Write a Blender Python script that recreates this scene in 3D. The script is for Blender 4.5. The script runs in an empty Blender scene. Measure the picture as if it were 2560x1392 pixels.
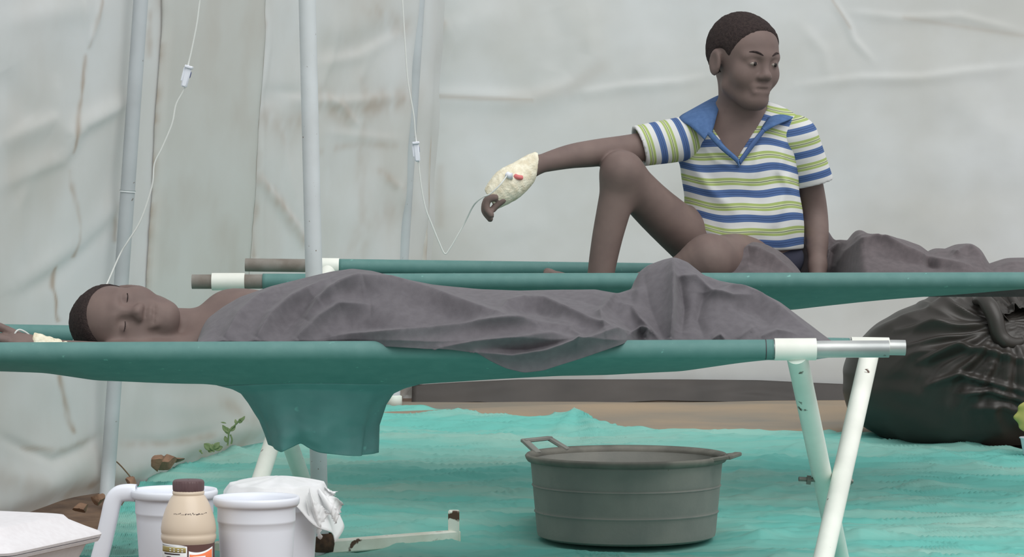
import bpy, math, random
import numpy as np
from mathutils import Vector, Matrix

random.seed(4); RNG = np.random.default_rng(7)
scene = bpy.context.scene
COL = scene.collection

# ------------------------------------------------------------------ camera
F_PX, IW, IH = 7875.0, 2560.0, 1392.0
CAM = np.array([0.0, 0.0, 0.86])
TILT = math.atan((IH / 2 - 450.0) / F_PX)           # horizon sits at row 450
cam_d = bpy.data.cameras.new('camera'); cam = bpy.data.objects.new('camera', cam_d); COL.objects.link(cam)
cam_d.sensor_width = 36.0; cam_d.lens = F_PX / IW * 36.0
cam_d.clip_start = 0.05; cam_d.clip_end = 200
cam.location = CAM; cam.rotation_euler = (math.pi / 2 - TILT, 0, 0)
scene.camera = cam

# ------------------------------------------------------------------ world, sun, exposure
w = bpy.data.worlds.new('World'); scene.world = w; w.use_nodes = True
bg = w.node_tree.nodes['Background']
bg.inputs['Color'].default_value = (0.98, 1.0, 1.02, 1); bg.inputs['Strength'].default_value = 0.58
sun_d = bpy.data.lights.new('overcast_sun', 'SUN'); sun_d.energy = 1.6; sun_d.angle = math.radians(55)
sun_d.color = (1.0, 0.99, 0.97)
sun = bpy.data.objects.new('overcast_sun', sun_d); COL.objects.link(sun)
sun.rotation_euler = (math.radians(40), 0, math.radians(30))
sun.location = (0, 4, 4)
scene.view_settings.view_transform = 'Standard'; scene.view_settings.look = 'None'
scene.view_settings.exposure = 0.2; scene.view_settings.gamma = 1.0
scene.view_settings.use_curve_mapping = False

# ------------------------------------------------------------------ helpers: projection
_c, _s = math.cos(TILT), math.sin(TILT)
FWD = np.array([0, _c, -_s]); UP = np.array([0, _s, _c]); RT = np.array([1.0, 0, 0])
def W(px, py, D):
    """world point seen at pixel (px,py) at distance D along world Y"""
    px = np.asarray(px, float); py = np.asarray(py, float); D = np.asarray(D, float)
    d = FWD * F_PX + RT * (px[..., None] - IW / 2) - UP * (py[..., None] - IH / 2)
    return CAM + d * (D / d[..., 1])[..., None]
def proj(P):
    P = np.asarray(P, float) - CAM
    z = P @ FWD
    return IW / 2 + F_PX * (P @ RT) / z, IH / 2 - F_PX * (P @ UP) / z
def interp(x, pts):
    a = np.array(pts, float); return np.interp(x, a[:, 0], a[:, 1])
def sinterp(x, pts, n=7, step=6.0):
    """smoothed polyline lookup"""
    a = np.array(pts, float)
    xs = np.arange(a[0, 0], a[-1, 0] + step, step); ys = np.interp(xs, a[:, 0], a[:, 1])
    k = np.hanning(n + 2)[1:-1]; k /= k.sum()
    ys = np.convolve(np.pad(ys, n // 2, mode='edge'), k, 'valid')[:len(xs)]
    return np.interp(x, xs, ys)
def sstep(e0, e1, x):
    t = np.clip((np.asarray(x, float) - e0) / (e1 - e0), 0, 1); return t * t * (3 - 2 * t)
def noise2(x, y, seed, oct=4, f=1.0):
    r = np.random.default_rng(seed); out = np.zeros(np.broadcast(x, y).shape); amp = 1.0
    for o in range(oct):
        for k in range(5):
            a = r.uniform(0, 2 * math.pi); p = r.uniform(0, 6.28); ff = f * r.uniform(.7, 1.4)
            out = out + amp * np.sin(ff * (x * math.cos(a) + y * math.sin(a)) * 6.28 + p + 1.2 * np.sin(ff * 3 * (x * math.sin(a) - y * math.cos(a)) + p * 2)) / 5
        amp *= .5; f *= 2.05
    return out
def poly_dist(qx, qy, pts):
    """distance and run parameter (0..1) to a polyline, plus signed side"""
    a = np.array(pts, float); seg = np.hypot(*(a[1:] - a[:-1]).T); L = seg.sum(); run = 0
    best = np.full(qx.shape, 1e9); par = np.zeros(qx.shape); side = np.ones(qx.shape)
    for i in range(len(a) - 1):
        dx, dy = a[i + 1] - a[i]; l2 = dx * dx + dy * dy + 1e-9
        t = np.clip(((qx - a[i, 0]) * dx + (qy - a[i, 1]) * dy) / l2, 0, 1)
        ex = qx - a[i, 0] - t * dx; ey = qy - a[i, 1] - t * dy; d = np.hypot(ex, ey)
        m = d < best
        best[m] = d[m]; par[m] = (run + t[m] * seg[i]) / L
        side[m] = np.sign(dx * ey - dy * ex)[m]; run += seg[i]
    return best, par, side
def fold(qx, qy, pts, wd, amp, sharp=0.0, pw=2.0):
    """ridge (amp>0) or valley along a polyline; sharp: one steep side"""
    d, p, s = poly_dist(qx, qy, pts)
    tap = np.clip(np.sin(np.pi * np.clip(p, .02, .98)), 0, 1) ** .45
    ww = np.where(s > 0, wd, wd * (1 - .75 * sharp)) if sharp >= 0 else np.where(s < 0, wd, wd * (1 + .75 * sharp))
    return amp * tap * np.exp(-(d / ww) ** pw)

# ------------------------------------------------------------------ helpers: meshes and objects
ORG = {}
def _mesh(name, V, faces):
    me = bpy.data.meshes.new(name)
    V = np.asarray(V, float)
    if isinstance(faces, np.ndarray):
        n, k = faces.shape
        me.vertices.add(len(V)); me.vertices.foreach_set('co', V.ravel())
        me.loops.add(n * k); me.loops.foreach_set('vertex_index', faces.ravel().astype(np.int32))
        me.polygons.add(n); me.polygons.foreach_set('loop_start', (np.arange(n) * k).astype(np.int32))
        me.update(calc_edges=True); me.validate()
    else:
        me.from_pydata(V.tolist(), [], [tuple(int(i) for i in f) for f in faces]); me.update()
    return me
def mk(name, V, F, mat, parent=None, smooth=True, base=None, attr=None, solid=0.0):
    V = np.asarray(V, float)
    o0 = ORG[parent] if parent is not None else (np.array(base, float) if base is not None else
        np.array([(V[:, 0].min() + V[:, 0].max()) / 2, (V[:, 1].min() + V[:, 1].max()) / 2, V[:, 2].min()]))
    me = _mesh(name, V - o0, F)
    o = bpy.data.objects.new(name, me); COL.objects.link(o)
    me.materials.append(mat)
    if smooth is True:
        me.polygons.foreach_set('use_smooth', np.ones(len(me.polygons), bool))
    elif smooth:                                   # angle in degrees: sharp edges beyond it
        me.polygons.foreach_set('use_smooth', np.ones(len(me.polygons), bool))
        try: me.set_sharp_from_angle(angle=math.radians(smooth))
        except Exception: pass
    if attr:
        for k, v in attr.items():
            a = me.attributes.new(k, 'FLOAT', 'POINT'); a.data.foreach_set('value', np.asarray(v, np.float32).ravel())
    if parent is not None: o.parent = parent
    else: o.location = o0
    ORG[o] = o0
    if solid:
        m = o.modifiers.new('thickness', 'SOLIDIFY'); m.thickness = abs(solid); m.offset = -1 if solid > 0 else 1
    return o
def empty(name, loc):
    o = bpy.data.objects.new(name, None); COL.objects.link(o); o.location = loc; o.empty_display_size = .05
    ORG[o] = np.array(loc, float); return o
def tag(o, label=None, cat=None, group=None, kind=None):
    if label: o['label'] = label
    if cat: o['category'] = cat
    if group: o['group'] = group
    if kind: o['kind'] = kind
    return o
def grid_faces(n, m, wu=False, wv=False):
    i = np.arange(n if wu else n - 1); j = np.arange(m if wv else m - 1)
    I, J = np.meshgrid(i, j, indexing='ij'); I2 = (I + 1) % n; J2 = (J + 1) % m
    return np.stack([I * m + J, I2 * m + J, I2 * m + J2, I * m + J2], -1).reshape(-1, 4)
def catmull(P, n=8):
    P = np.asarray(P, float); Q = np.vstack([2 * P[0] - P[1], P, 2 * P[-1] - P[-2]]); out = []
    for i in range(1, len(Q) - 2):
        p0, p1, p2, p3 = Q[i - 1:i + 3]
        for t in np.arange(n) / n:
            out.append(.5 * (2 * p1 + (p2 - p0) * t + (2 * p0 - 5 * p1 + 4 * p2 - p3) * t ** 2 + (3 * p1 - p0 - 3 * p2 + p3) * t ** 3))
    out.append(P[-1]); return np.array(out)
def tube_vf(P, r, seg=16, caps=True, hollow=None):
    P = np.asarray(P, float); n = len(P); r = np.broadcast_to(np.asarray(r, float), (n,))
    T = np.gradient(P, axis=0); T /= np.linalg.norm(T, axis=1)[:, None] + 1e-12
    ref = np.array([0, 0, 1.0]) if abs(T[0, 2]) < .9 else np.array([1.0, 0, 0])
    A = np.cross(T[0], ref); A /= np.linalg.norm(A); V = []
    for i in range(n):
        A = A - T[i] * (A @ T[i]); A /= np.linalg.norm(A); B = np.cross(T[i], A)
        th = np.arange(seg) / seg * 2 * math.pi
        V.append(P[i] + r[i] * (np.cos(th)[:, None] * A + np.sin(th)[:, None] * B))
    V = np.concatenate(V); F = [tuple(f) for f in grid_faces(n, seg, wv=True)]
    if caps:
        F.append(tuple(range(seg))[::-1]); F.append(tuple(range((n - 1) * seg, n * seg)))
    return V, F
def pipe_vf(a, b, r, wall=.003, seg=28, n=2):
    """open-ended pipe with wall thickness"""
    a = np.asarray(a, float); b = np.asarray(b, float)
    t = (b - a) / np.linalg.norm(b - a)
    P = [a + t * .006] + [a + (b - a) * k / n for k in range(n + 1)] + [b - t * .006]
    # outer a->b then inner b->a closed loop
    path = [a + (b - a) * k / n for k in range(n + 1)]
    ref = np.array([0, 0, 1.0]) if abs(t[2]) < .9 else np.array([1.0, 0, 0])
    A = np.cross(t, ref); A /= np.linalg.norm(A); B = np.cross(t, A); th = np.arange(seg) / seg * 2 * math.pi
    ring = lambda p, rr: p + rr * (np.cos(th)[:, None] * A + np.sin(th)[:, None] * B)
    R = [ring(p, r) for p in path] + [ring(p, r - wall) for p in path[::-1]]
    return np.concatenate(R), [tuple(f) for f in grid_faces(len(R), seg, wu=True, wv=True)]
def lathe_vf(prof, c, seg=64, closed=False):
    pr = np.array(prof, float); th = np.arange(seg) / seg * 2 * math.pi
    V = np.stack([pr[:, None, 0] * np.cos(th), pr[:, None, 0] * np.sin(th), np.repeat(pr[:, 1:2], seg, 1)], -1).reshape(-1, 3) + np.asarray(c, float)
    return V, [tuple(f) for f in grid_faces(len(pr), seg, wv=True)]
def box_vf(c, size, R=None, bev=.15):
    """box with chamfered edges (octagon-like section)"""
    import itertools
    hx, hy, hz = np.array(size, float) / 2; b = min(hx, hy, hz) * bev * 2
    V = []; F = []
    pts = [(-hx + b, -hy), (hx - b, -hy), (hx, -hy + b), (hx, hy - b), (hx - b, hy), (-hx + b, hy), (-hx, hy - b), (-hx, -hy + b)]
    ins = lambda k: [(x * (1 - k / max(hx, 1e-6)), y * (1 - k / max(hy, 1e-6))) for x, y in pts]
    for z, ring in ((-hz, ins(b)), (-hz + b, pts), (hz - b, pts), (hz, ins(b))):
        V += [(x, y, z) for x, y in ring]
    for k in range(3):
        for i in range(8): F.append((k * 8 + i, k * 8 + (i + 1) % 8, (k + 1) * 8 + (i + 1) % 8, (k + 1) * 8 + i))
    F.append(tuple(range(8))[::-1]); F.append(tuple(range(24, 32)))
    V = np.array(V)
    if R is not None: V = V @ np.asarray(R, float).T
    return V + np.asarray(c, float), F
def frame(t, up=(0, 0, 1)):
    t = np.asarray(t, float); t = t / np.linalg.norm(t); u = np.asarray(up, float)
    y = np.cross(u, t); y /= np.linalg.norm(y); z = np.cross(t, y)
    return np.stack([t, y, z], 1)          # columns: x along t
def bar_vf(a, b, wy, wz, up=(0, 0, 1), bev=.1):
    a = np.asarray(a, float); b = np.asarray(b, float)
    return box_vf((a + b) / 2, (np.linalg.norm(b - a), wy, wz), frame(b - a, up), bev)
def merge(*vfs):
    V = []; F = []; n = 0
    for v, f in vfs:
        V.append(np.asarray(v)); F += [tuple(int(i) + n for i in q) for q in f]; n += len(v)
    return np.concatenate(V), F

# ------------------------------------------------------------------ helpers: implicit bodies (smooth blended field, surface nets)
class Field:
    def __init__(s, lo, hi, h):
        s.lo = np.array(lo, float); s.h = h
        s.n = np.ceil((np.array(hi, float) - s.lo) / h).astype(int) + 1
        s.d = np.full(s.n, 1.0, np.float32)
    def sub(s, lo, hi):
        a = np.clip(np.floor((np.asarray(lo) - s.lo) / s.h).astype(int), 0, s.n - 1)
        b = np.clip(np.ceil((np.asarray(hi) - s.lo) / s.h).astype(int) + 1, 1, s.n)
        if np.any(b <= a): return None, None
        ax = [s.lo[i] + s.h * np.arange(a[i], b[i]) for i in range(3)]
        P = np.stack(np.meshgrid(*ax, indexing='ij'), -1).astype(np.float32)
        return (slice(a[0], b[0]), slice(a[1], b[1]), slice(a[2], b[2])), P
    def put(s, sl, f, k, op):
        a = s.d[sl]
        if op == 'add':
            hh = np.clip(k - np.abs(a - f), 0, None) / max(k, 1e-6); s.d[sl] = np.minimum(a, f) - hh * hh * k / 4
        else:
            f = -f; hh = np.clip(k - np.abs(a - f), 0, None) / max(k, 1e-6); s.d[sl] = np.maximum(a, f) + hh * hh * k / 4
    def cap(s, a, b, r1, r2=None, k=.02, op='add'):
        a = np.asarray(a, float); b = np.asarray(b, float); r2 = r1 if r2 is None else r2
        m = max(r1, r2) + k + 3 * s.h
        sl, P = s.sub(np.minimum(a, b) - m, np.maximum(a, b) + m)
        if sl is None: return
        ab = b - a; t = np.clip(((P - a) @ ab) / (ab @ ab + 1e-12), 0, 1)
        s.put(sl, np.linalg.norm(P - a - t[..., None] * ab, axis=-1) - (r1 + (r2 - r1) * t), k, op)
    def ell(s, c, r, R=None, k=.02, op='add'):
        c = np.asarray(c, float); r = np.asarray(r, float); m = r.max() + k + 3 * s.h
        sl, P = s.sub(c - m, c + m)
        if sl is None: return
        Q = P - c
        if R is not None: Q = Q @ np.asarray(R, float)
        k0 = np.linalg.norm(Q / r, axis=-1); k1 = np.linalg.norm(Q / r ** 2, axis=-1) + 1e-9
        s.put(sl, k0 * (k0 - 1) / k1, k, op)
    def chain(s, pts, rs, k=.02):
        """a limb: smooth curve through the joints, one radius each, blended once"""
        pts = np.array(pts, float); Q = catmull(np.concatenate([pts, np.array(rs, float)[:, None]], 1), 5); P4, rr = Q[:, :3], Q[:, 3]
        m = rr.max() + k + 3 * s.h; sl, P = s.sub(P4.min(0) - m, P4.max(0) + m)
        if sl is None: return
        f = np.full(P.shape[:3], 1.0, np.float32)
        for i in range(len(P4) - 1):
            a = P4[i]; ab = P4[i + 1] - a; t = np.clip(((P - a) @ ab) / (ab @ ab + 1e-12), 0, 1)
            f = np.minimum(f, np.linalg.norm(P - a - t[..., None] * ab, axis=-1) - (rr[i] + (rr[i + 1] - rr[i]) * t))
        s.put(sl, f, k, 'add')
    def cut(s, p, n, k=.004):
        """remove the side the normal n points to"""
        n = np.asarray(n, float); n = n / np.linalg.norm(n)
        sl, P = s.sub(s.lo, s.lo + s.h * s.n)
        s.put(sl, -((P - np.asarray(p, float)) @ n), k, 'sub')
    def mesh(s):
        d = s.d; i_ = d < 0; n = np.array(d.shape) - 1
        offs = [(x, y, z) for x in (0, 1) for y in (0, 1) for z in (0, 1)]
        cnt = sum(i_[o[0]:o[0] + n[0], o[1]:o[1] + n[1], o[2]:o[2] + n[2]].astype(np.int8) for o in offs)
        mask = (cnt > 0) & (cnt < 8); idx = np.full(mask.shape, -1, np.int64); C = np.argwhere(mask); idx[mask] = np.arange(len(C))
        acc = np.zeros((len(C), 3)); num = np.zeros(len(C))
        for a in offs:
            for ax in range(3):
                if a[ax]: continue
                b = list(a); b[ax] = 1
                da = d[C[:, 0] + a[0], C[:, 1] + a[1], C[:, 2] + a[2]]; db = d[C[:, 0] + b[0], C[:, 1] + b[1], C[:, 2] + b[2]]
                cr = (da < 0) != (db < 0); t = np.where(cr, da / np.where(cr, da - db, 1), 0)
                p = np.tile(np.array(a, float), (len(C), 1)); p[:, ax] += t
                acc[cr] += p[cr]; num[cr] += 1
        V = s.lo + s.h * (C + acc / num[:, None]); F = []
        for ax in range(3):
            e1, e2 = [(1, 2), (2, 0), (0, 1)][ax]
            A = np.moveaxis(i_, ax, 0); ch = np.moveaxis(A[:-1] != A[1:], 0, ax)
            q = np.argwhere(ch); ok = (q[:, e1] > 0) & (q[:, e2] > 0) & (q[:, e1] < n[e1]) & (q[:, e2] < n[e2]); q = q[ok]
            u = np.zeros(3, int); u[e1] = 1; v = np.zeros(3, int); v[e2] = 1
            g = lambda r: idx[r[:, 0], r[:, 1], r[:, 2]]
            quad = np.stack([g(q), g(q - u), g(q - u - v), g(q - v)], 1)
            fl = ~i_[q[:, 0], q[:, 1], q[:, 2]]; quad[fl] = quad[fl][:, ::-1]
            F.append(quad[(quad >= 0).all(1)])
        return V, np.concatenate(F)[:, ::-1]

# ------------------------------------------------------------------ materials (procedural)
def lin(r, g, b, k=1.0):
    f = lambda c: (c / 255 / 12.92 if c / 255 <= .04045 else ((c / 255 + .055) / 1.055) ** 2.4) * k
    return (f(r), f(g), f(b))
def mat(name, col, rough=.6, col2=None, scale=20, detail=4, stretch=(1, 1, 1), thr=(.35, .65), bump=0.0, bscale=None, metal=0.0,
        spec=.4, attr=None, acol=None, spots=None, sheen=0.0, bstretch=None, alpha=None, trans=0.0):
    m = bpy.data.materials.new(name); m.use_nodes = True; nt = m.node_tree; N = nt.nodes; L = nt.links
    p = N['Principled BSDF']; p.inputs['Roughness'].default_value = rough; p.inputs['Metallic'].default_value = metal
    p.inputs['Specular IOR Level'].default_value = spec
    if sheen: p.inputs['Sheen Weight'].default_value = sheen
    if trans: p.inputs['Transmission Weight'].default_value = trans
    if alpha is not None: p.inputs['Alpha'].default_value = alpha
    tc = N.new('ShaderNodeTexCoord')
    def nz(sc, st, det):
        mp = N.new('ShaderNodeMapping'); mp.inputs['Scale'].default_value = st; L.new(tc.outputs['Object'], mp.inputs['Vector'])
        t = N.new('ShaderNodeTexNoise'); t.inputs['Scale'].default_value = sc; t.inputs['Detail'].default_value = det
        L.new(mp.outputs['Vector'], t.inputs['Vector']); return t
    def ramp(src, a, b, ca=(0, 0, 0, 1), cb=(1, 1, 1, 1)):
        r = N.new('ShaderNodeValToRGB'); e = r.color_ramp.elements; e[0].position = a; e[1].position = b; e[0].color = ca; e[1].color = cb
        L.new(src, r.inputs['Fac']); return r.outputs['Color']
    def mix(fac, a, b):
        x = N.new('ShaderNodeMix'); x.data_type = 'RGBA'
        L.new(fac, x.inputs['Factor'])
        for s, v in (('A', a), ('B', b)):
            i = [q for q in x.inputs if q.name == s and q.type == 'RGBA'][0]
            if isinstance(v, tuple): i.default_value = (*v[:3], 1)
            else: L.new(v, i)
        return [q for q in x.outputs if q.type == 'RGBA'][0]
    cur = None
    if col2: cur = mix(ramp(nz(scale, stretch, detail).outputs['Fac'], *thr), col, col2)
    if attr:
        a = N.new('ShaderNodeAttribute'); a.attribute_name = attr
        cur = mix(a.outputs['Fac'], cur if cur is not None else col, acol)
    if spots:
        sc, lo, hi, sc_col = spots
        cur = mix(ramp(nz(sc, (1, 1, 1), 3).outputs['Fac'], lo, hi), cur if cur is not None else col, sc_col)
    if cur is None: p.inputs['Base Color'].default_value = (*col, 1)
    else: L.new(cur, p.inputs['Base Color'])
    if bump:
        t = nz(bscale or scale, bstretch or (1, 1, 1), 5); b = N.new('ShaderNodeBump'); b.inputs['Strength'].default_value = bump
        b.inputs['Distance'].default_value = .004; L.new(t.outputs['Fac'], b.inputs['Height']); L.new(b.outputs['Normal'], p.inputs['Normal'])
    return m
def translucent(m, k):
    """thin sheet that lets some daylight through from outside"""
    N = m.node_tree.nodes; L = m.node_tree.links; p = N['Principled BSDF']; o = N['Material Output']
    t = N.new('ShaderNodeBsdfTranslucent'); mx = N.new('ShaderNodeMixShader'); mx.inputs[0].default_value = k
    src = p.inputs['Base Color'].links
    if src: L.new(src[0].from_socket, t.inputs['Color'])
    else: t.inputs['Color'].default_value = p.inputs['Base Color'].default_value
    L.new(p.outputs[0], mx.inputs[1]); L.new(t.outputs[0], mx.inputs[2]); L.new(mx.outputs[0], o.inputs['Surface'])
def stripes_mat():
    m = bpy.data.materials.new('striped_jersey'); m.use_nodes = True; nt = m.node_tree; N = nt.nodes; L = nt.links
    p = N['Principled BSDF']; p.inputs['Roughness'].default_value = .85; p.inputs['Specular IOR Level'].default_value = .2
    a = N.new('ShaderNodeAttribute'); a.attribute_name = 'stripe'
    fr = N.new('ShaderNodeMath'); fr.operation = 'FRACT'; L.new(a.outputs['Fac'], fr.inputs[0])
    r = N.new('ShaderNodeValToRGB'); r.color_ramp.interpolation = 'CONSTANT'
    blue = lin(78, 102, 146, 1.15); dblue = lin(56, 74, 112, 1.2); wh = lin(202, 203, 202, 1.15); gr = lin(152, 168, 104, 1.2); dk = lin(72, 80, 74, 1.2); cr = lin(186, 192, 160, 1.2)
    st = [(0, blue), (.09, dblue), (.115, blue), (.175, dblue), (.20, blue), (.30, wh), (.47, gr), (.56, cr), (.59, dk), (.615, cr), (.66, gr), (.76, wh)]
    e = r.color_ramp.elements
    for i, (pos, c) in enumerate(st):
        q = e[i] if i < 2 else e.new(pos); q.position = pos; q.color = (*c, 1)
    L.new(fr.outputs[0], r.inputs['Fac']); L.new(r.outputs['Color'], p.inputs['Base Color'])
    return m
K = 1.45                                       # photo colour -> albedo
M = {}
M['tent'] = mat('tent_sheet', lin(192, 195, 195, K), .55, lin(180, 181, 177, K), 2.2, 5, attr='stain', acol=lin(150, 122, 92, 1.2), bump=.25, bscale=9)
M['tent_warm'] = mat('tent_sheet_smooth', lin(187, 188, 185, K), .6, lin(181, 180, 175, K), 3, 4, attr='stain', acol=lin(150, 122, 92, 1.2))
translucent(M['tent'], .35); translucent(M['tent_warm'], .2)
M['skirt'] = mat('black_plastic_skirt', lin(62, 59, 57, 1.0), .6, lin(76, 71, 68, 1.0), 4, 4)
M['pole'] = mat('grey_white_pole', lin(182, 188, 190, K), .45, lin(168, 172, 172, K), 6, 4, spots=(90, .71, .75, lin(120, 104, 90)))
M['pole_tent'] = mat('grey_tent_pole', lin(168, 173, 176, 1.3), .5, lin(154, 158, 160, 1.3), 6, 4, spots=(60, .70, .75, lin(120, 112, 104)))
M['earth'] = mat('dry_earth', lin(112, 90, 72, 1.3), .95, lin(84, 66, 54, 1.3), 14, 6, bump=.8, bscale=40)
M['sheet'] = mat('dusty_brown_sheet', lin(138, 122, 103, 1.35), .8, lin(112, 108, 100, 1.35), 1.6, 4, stretch=(1, 3.0, 1), thr=(.36, .66), bump=.2, bscale=20)
M['tarp'] = mat('teal_tarp', lin(92, 160, 151, 1.45), .75, lin(138, 168, 157, 1.38), 2.6, 6, stretch=(.55, 2.6, 1), thr=(.40, .74), bump=.12, bscale=60, spec=.3)
M['canvas'] = mat('teal_canvas', lin(84, 126, 122, 1.12), .6, lin(92, 132, 128, 1.12), 30, 6, bump=.05, bscale=300, spots=(70, .70, .76, lin(110, 160, 152, 1.2)))
M['chute'] = mat('teal_chute', lin(86, 128, 127, 1.22), .6, lin(96, 136, 135, 1.22), 18, 6, spots=(45, .68, .75, lin(105, 156, 152, 1.2)))
M['white'] = mat('white_paint', lin(220, 222, 214, 1.3), .4, lin(206, 208, 200, 1.3), 8, 4, spots=(26, .70, .73, lin(90, 70, 60)))
M['white_mint'] = mat('white_paint_worn', lin(206, 214, 206, 1.3), .45, lin(190, 200, 192, 1.3), 8, 4, spots=(26, .68, .72, lin(90, 70, 60)))
M['steel'] = mat('galvanised_steel', lin(190, 192, 190, 1.2), .38, lin(150, 154, 154, 1.2), 12, 5, stretch=(.4, 1, 1), metal=.55, spots=(30, .68, .74, lin(90, 80, 72)))
M['rusty'] = mat('weathered_steel', lin(132, 128, 122, 1.2), .75, lin(112, 104, 96, 1.2), 20, 6, metal=.15, bump=.2, bscale=60)
M['rust'] = mat('rust', lin(98, 72, 56, 1.1), .9, lin(70, 52, 44, 1.1), 60, 5, bump=.4, bscale=80)
M['chipped'] = mat('chipped_white_paint', lin(216, 216, 206, K), .5, lin(186, 184, 168, K), 10, 4, spots=(24, .62, .655, lin(98, 72, 56)))
M['dark_steel'] = mat('bolt_steel', lin(120, 118, 112, 1.1), .5, metal=.5)
M['blanket'] = mat('grey_blanket', lin(100, 97, 101, 1.2), .95, lin(93, 90, 94, 1.2), 60, 5, bump=.08, bscale=300, sheen=.15, spec=.1)
M['blanket2'] = mat('grey_blanket_brownish', lin(96, 89, 91, 1.22), .95, lin(87, 81, 83, 1.22), 60, 5, bump=.08, bscale=300, sheen=.15, spec=.1)
M['skin'] = mat('dark_skin', lin(103, 88, 83, 1.5), .6, lin(94, 80, 76, 1.5), 16, 4, spec=.3)
M['hair'] = mat('short_black_hair', lin(56, 48, 48, 1.0), .95, lin(70, 60, 58, 1.0), 180, 3, bump=1.0, bscale=420, spec=.15)
M['eye'] = mat('eye_white', lin(150, 140, 132), .35)
M['iris'] = mat('dark_iris', lin(30, 22, 20), .2)
M['bandage'] = mat('cream_bandage', lin(208, 204, 186, 1.45), .95, lin(190, 182, 160, 1.45), 60, 5, bump=.6, bscale=220, spec=.1)
M['blood'] = mat('blood_spot', lin(196, 110, 110, 1.3), .7)
M['plastic_white'] = mat('white_plastic', lin(220, 224, 232, 1.15), .4, lin(215, 219, 227, 1.15), 10, 3, spec=.5)
M['stripes'] = stripes_mat()
M['collar'] = mat('blue_collar', lin(80, 108, 150, 1.2), .85, lin(72, 99, 140, 1.2), 80, 4, bump=.2, bscale=400, spec=.2)
M['shorts'] = mat('dark_shorts', lin(60, 62, 78), .9)
M['bucket'] = mat('grey_rubber_bucket', lin(108, 107, 102, 1.9), .75, lin(100, 101, 97, 1.75), 9, 5, bump=.12, bscale=120, spots=(60, .74, .78, lin(120, 118, 108)))
M['bucket_rim'] = mat('worn_bucket_rim', lin(118, 116, 108, 1.3), .75, lin(96, 94, 88, 1.3), 16, 5)
M['bag'] = mat('black_bin_bag', lin(52, 48, 44, .9), .42, lin(60, 56, 52, .9), 5, 4, spec=.5)
M['foam'] = mat('white_foam', lin(222, 220, 222, 1.08), .6, lin(217, 214, 216, 1.08), 120, 3, bump=.02, bscale=300)
M['film'] = mat('clear_plastic_film', lin(236, 237, 238, 1.2), .5, lin(226, 228, 228, 1.2), 40, 4, spec=.4, alpha=.62)
M['tubing'] = mat('clear_tubing', lin(215, 218, 214, 1.2), .3, spec=.6, alpha=.75)
M['blue_dot'] = mat('blue_wheel', lin(62, 72, 130, 1.2), .5)
M['milk'] = mat('beige_bottle', lin(186, 172, 154, K), .35, lin(180, 165, 146, K), 8, 3, spec=.5)
M['cap'] = mat('dark_brown_cap', lin(88, 68, 70, 1.2), .5)
M['label_brown'] = mat('brown_label', lin(92, 66, 62, 1.2), .45)
M['label_white'] = mat('label_white', lin(210, 212, 212, 1.3), .45)
M['label_yellow'] = mat('label_mustard', lin(150, 138, 84, 1.3), .45)
M['label_orange'] = mat('label_orange', lin(204, 106, 66, 1.4), .45)
M['ink'] = mat('dark_ink', lin(70, 62, 66), .6)
M['clod'] = mat('earth_clod', lin(132, 104, 84, K), .95, lin(104, 80, 66, K), 30, 6, bump=.8, bscale=60)
M['leaf'] = mat('green_leaf', lin(92, 112, 72, K), .6, lin(116, 130, 92, K), 30, 3)
M['dry_leaf'] = mat('yellow_leaf', lin(172, 168, 100, K), .65, lin(150, 150, 82, K), 24, 4)
M['twig'] = mat('brown_twig', lin(120, 98, 78, 1.2), .9)
M['wood'] = mat('table_wood', lin(120, 100, 80), .7, lin(100, 82, 64), 8, 5, stretch=(1, 8, 1))

# ================================================================== the setting
def zg(x, y):
    return .01125 * np.logaddexp(0, (np.asarray(y, float) - 7.25) / .15) + 0 * np.asarray(x, float)
def ground_at(px, py):
    """distance at which the ray through a pixel meets the ground"""
    D = np.full(np.shape(px), 8.0)
    for _ in range(40):
        P = W(px, py, D); D = D + (P[..., 2] - zg(P[..., 0], D)) * 6.0
        D = np.clip(D, 3, 11)
    return D
# floor of bare earth
xs = np.linspace(-2.6, 2.6, 90); ys = np.linspace(1.5, 10.6, 140)
X, Y = np.meshgrid(xs, ys, indexing='ij')
Z = zg(X, Y) - .022 + .004 * noise2(X, Y, 3, 4, 1.6)
floor = mk('floor', np.stack([X, Y, Z], -1).reshape(-1, 3), grid_faces(90, 140), M['earth'])
tag(floor, 'bare brown earth floor beneath the teal tarp', kind='structure')

# left tent wall (slanting, receding to the corner) and back wall
WL0 = np.array([-1.227, 7.55]); WLd = np.array([.512, 1.25]); WLlen = np.linalg.norm(WLd); WLt = WLd / WLlen
WLn = np.array([WLt[1], -WLt[0]])                 # points into the tent
SL = .068
def wall_left_pt(u, z, off=0.0):
    """u metres along the wall from the frame's left side"""
    b = WL0 + u[..., None] * WLt + (SL * z + off)[..., None] * WLn
    return np.concatenate([b, z[..., None]], -1)
def wall_left_uv(px, py):
    """wall coordinates under a pixel"""
    r = W(np.array(px, float), np.array(py, float), 1.0) - CAM
    n = np.array([WLn[0], WLn[1], -SL]); p0 = np.array([WL0[0], WL0[1], 0.0])
    t = ((p0 - CAM) @ n) / (r @ n); P = CAM + r * t[..., None]
    return (P[..., :2] - WL0) @ WLt, P[..., 2]
CORNER_U = 2.46
nu, nv = 520, 330
u = np.linspace(-1.3, CORNER_U + .06, nu); v = np.linspace(0, 1, nv)
U, Vv = np.meshgrid(u, v, indexing='ij')
gx = WL0[0] + U * WLt[0]; gy = WL0[1] + U * WLt[1]
zb = zg(gx, gy) + .012 + .01 * np.sin(U * 7); Zw = zb + (1.95 - zb) * Vv
P0 = wall_left_pt(U, Zw); qx, qy = proj(P0.reshape(-1, 3)); qx = qx.reshape(U.shape); qy = qy.reshape(U.shape)
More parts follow.
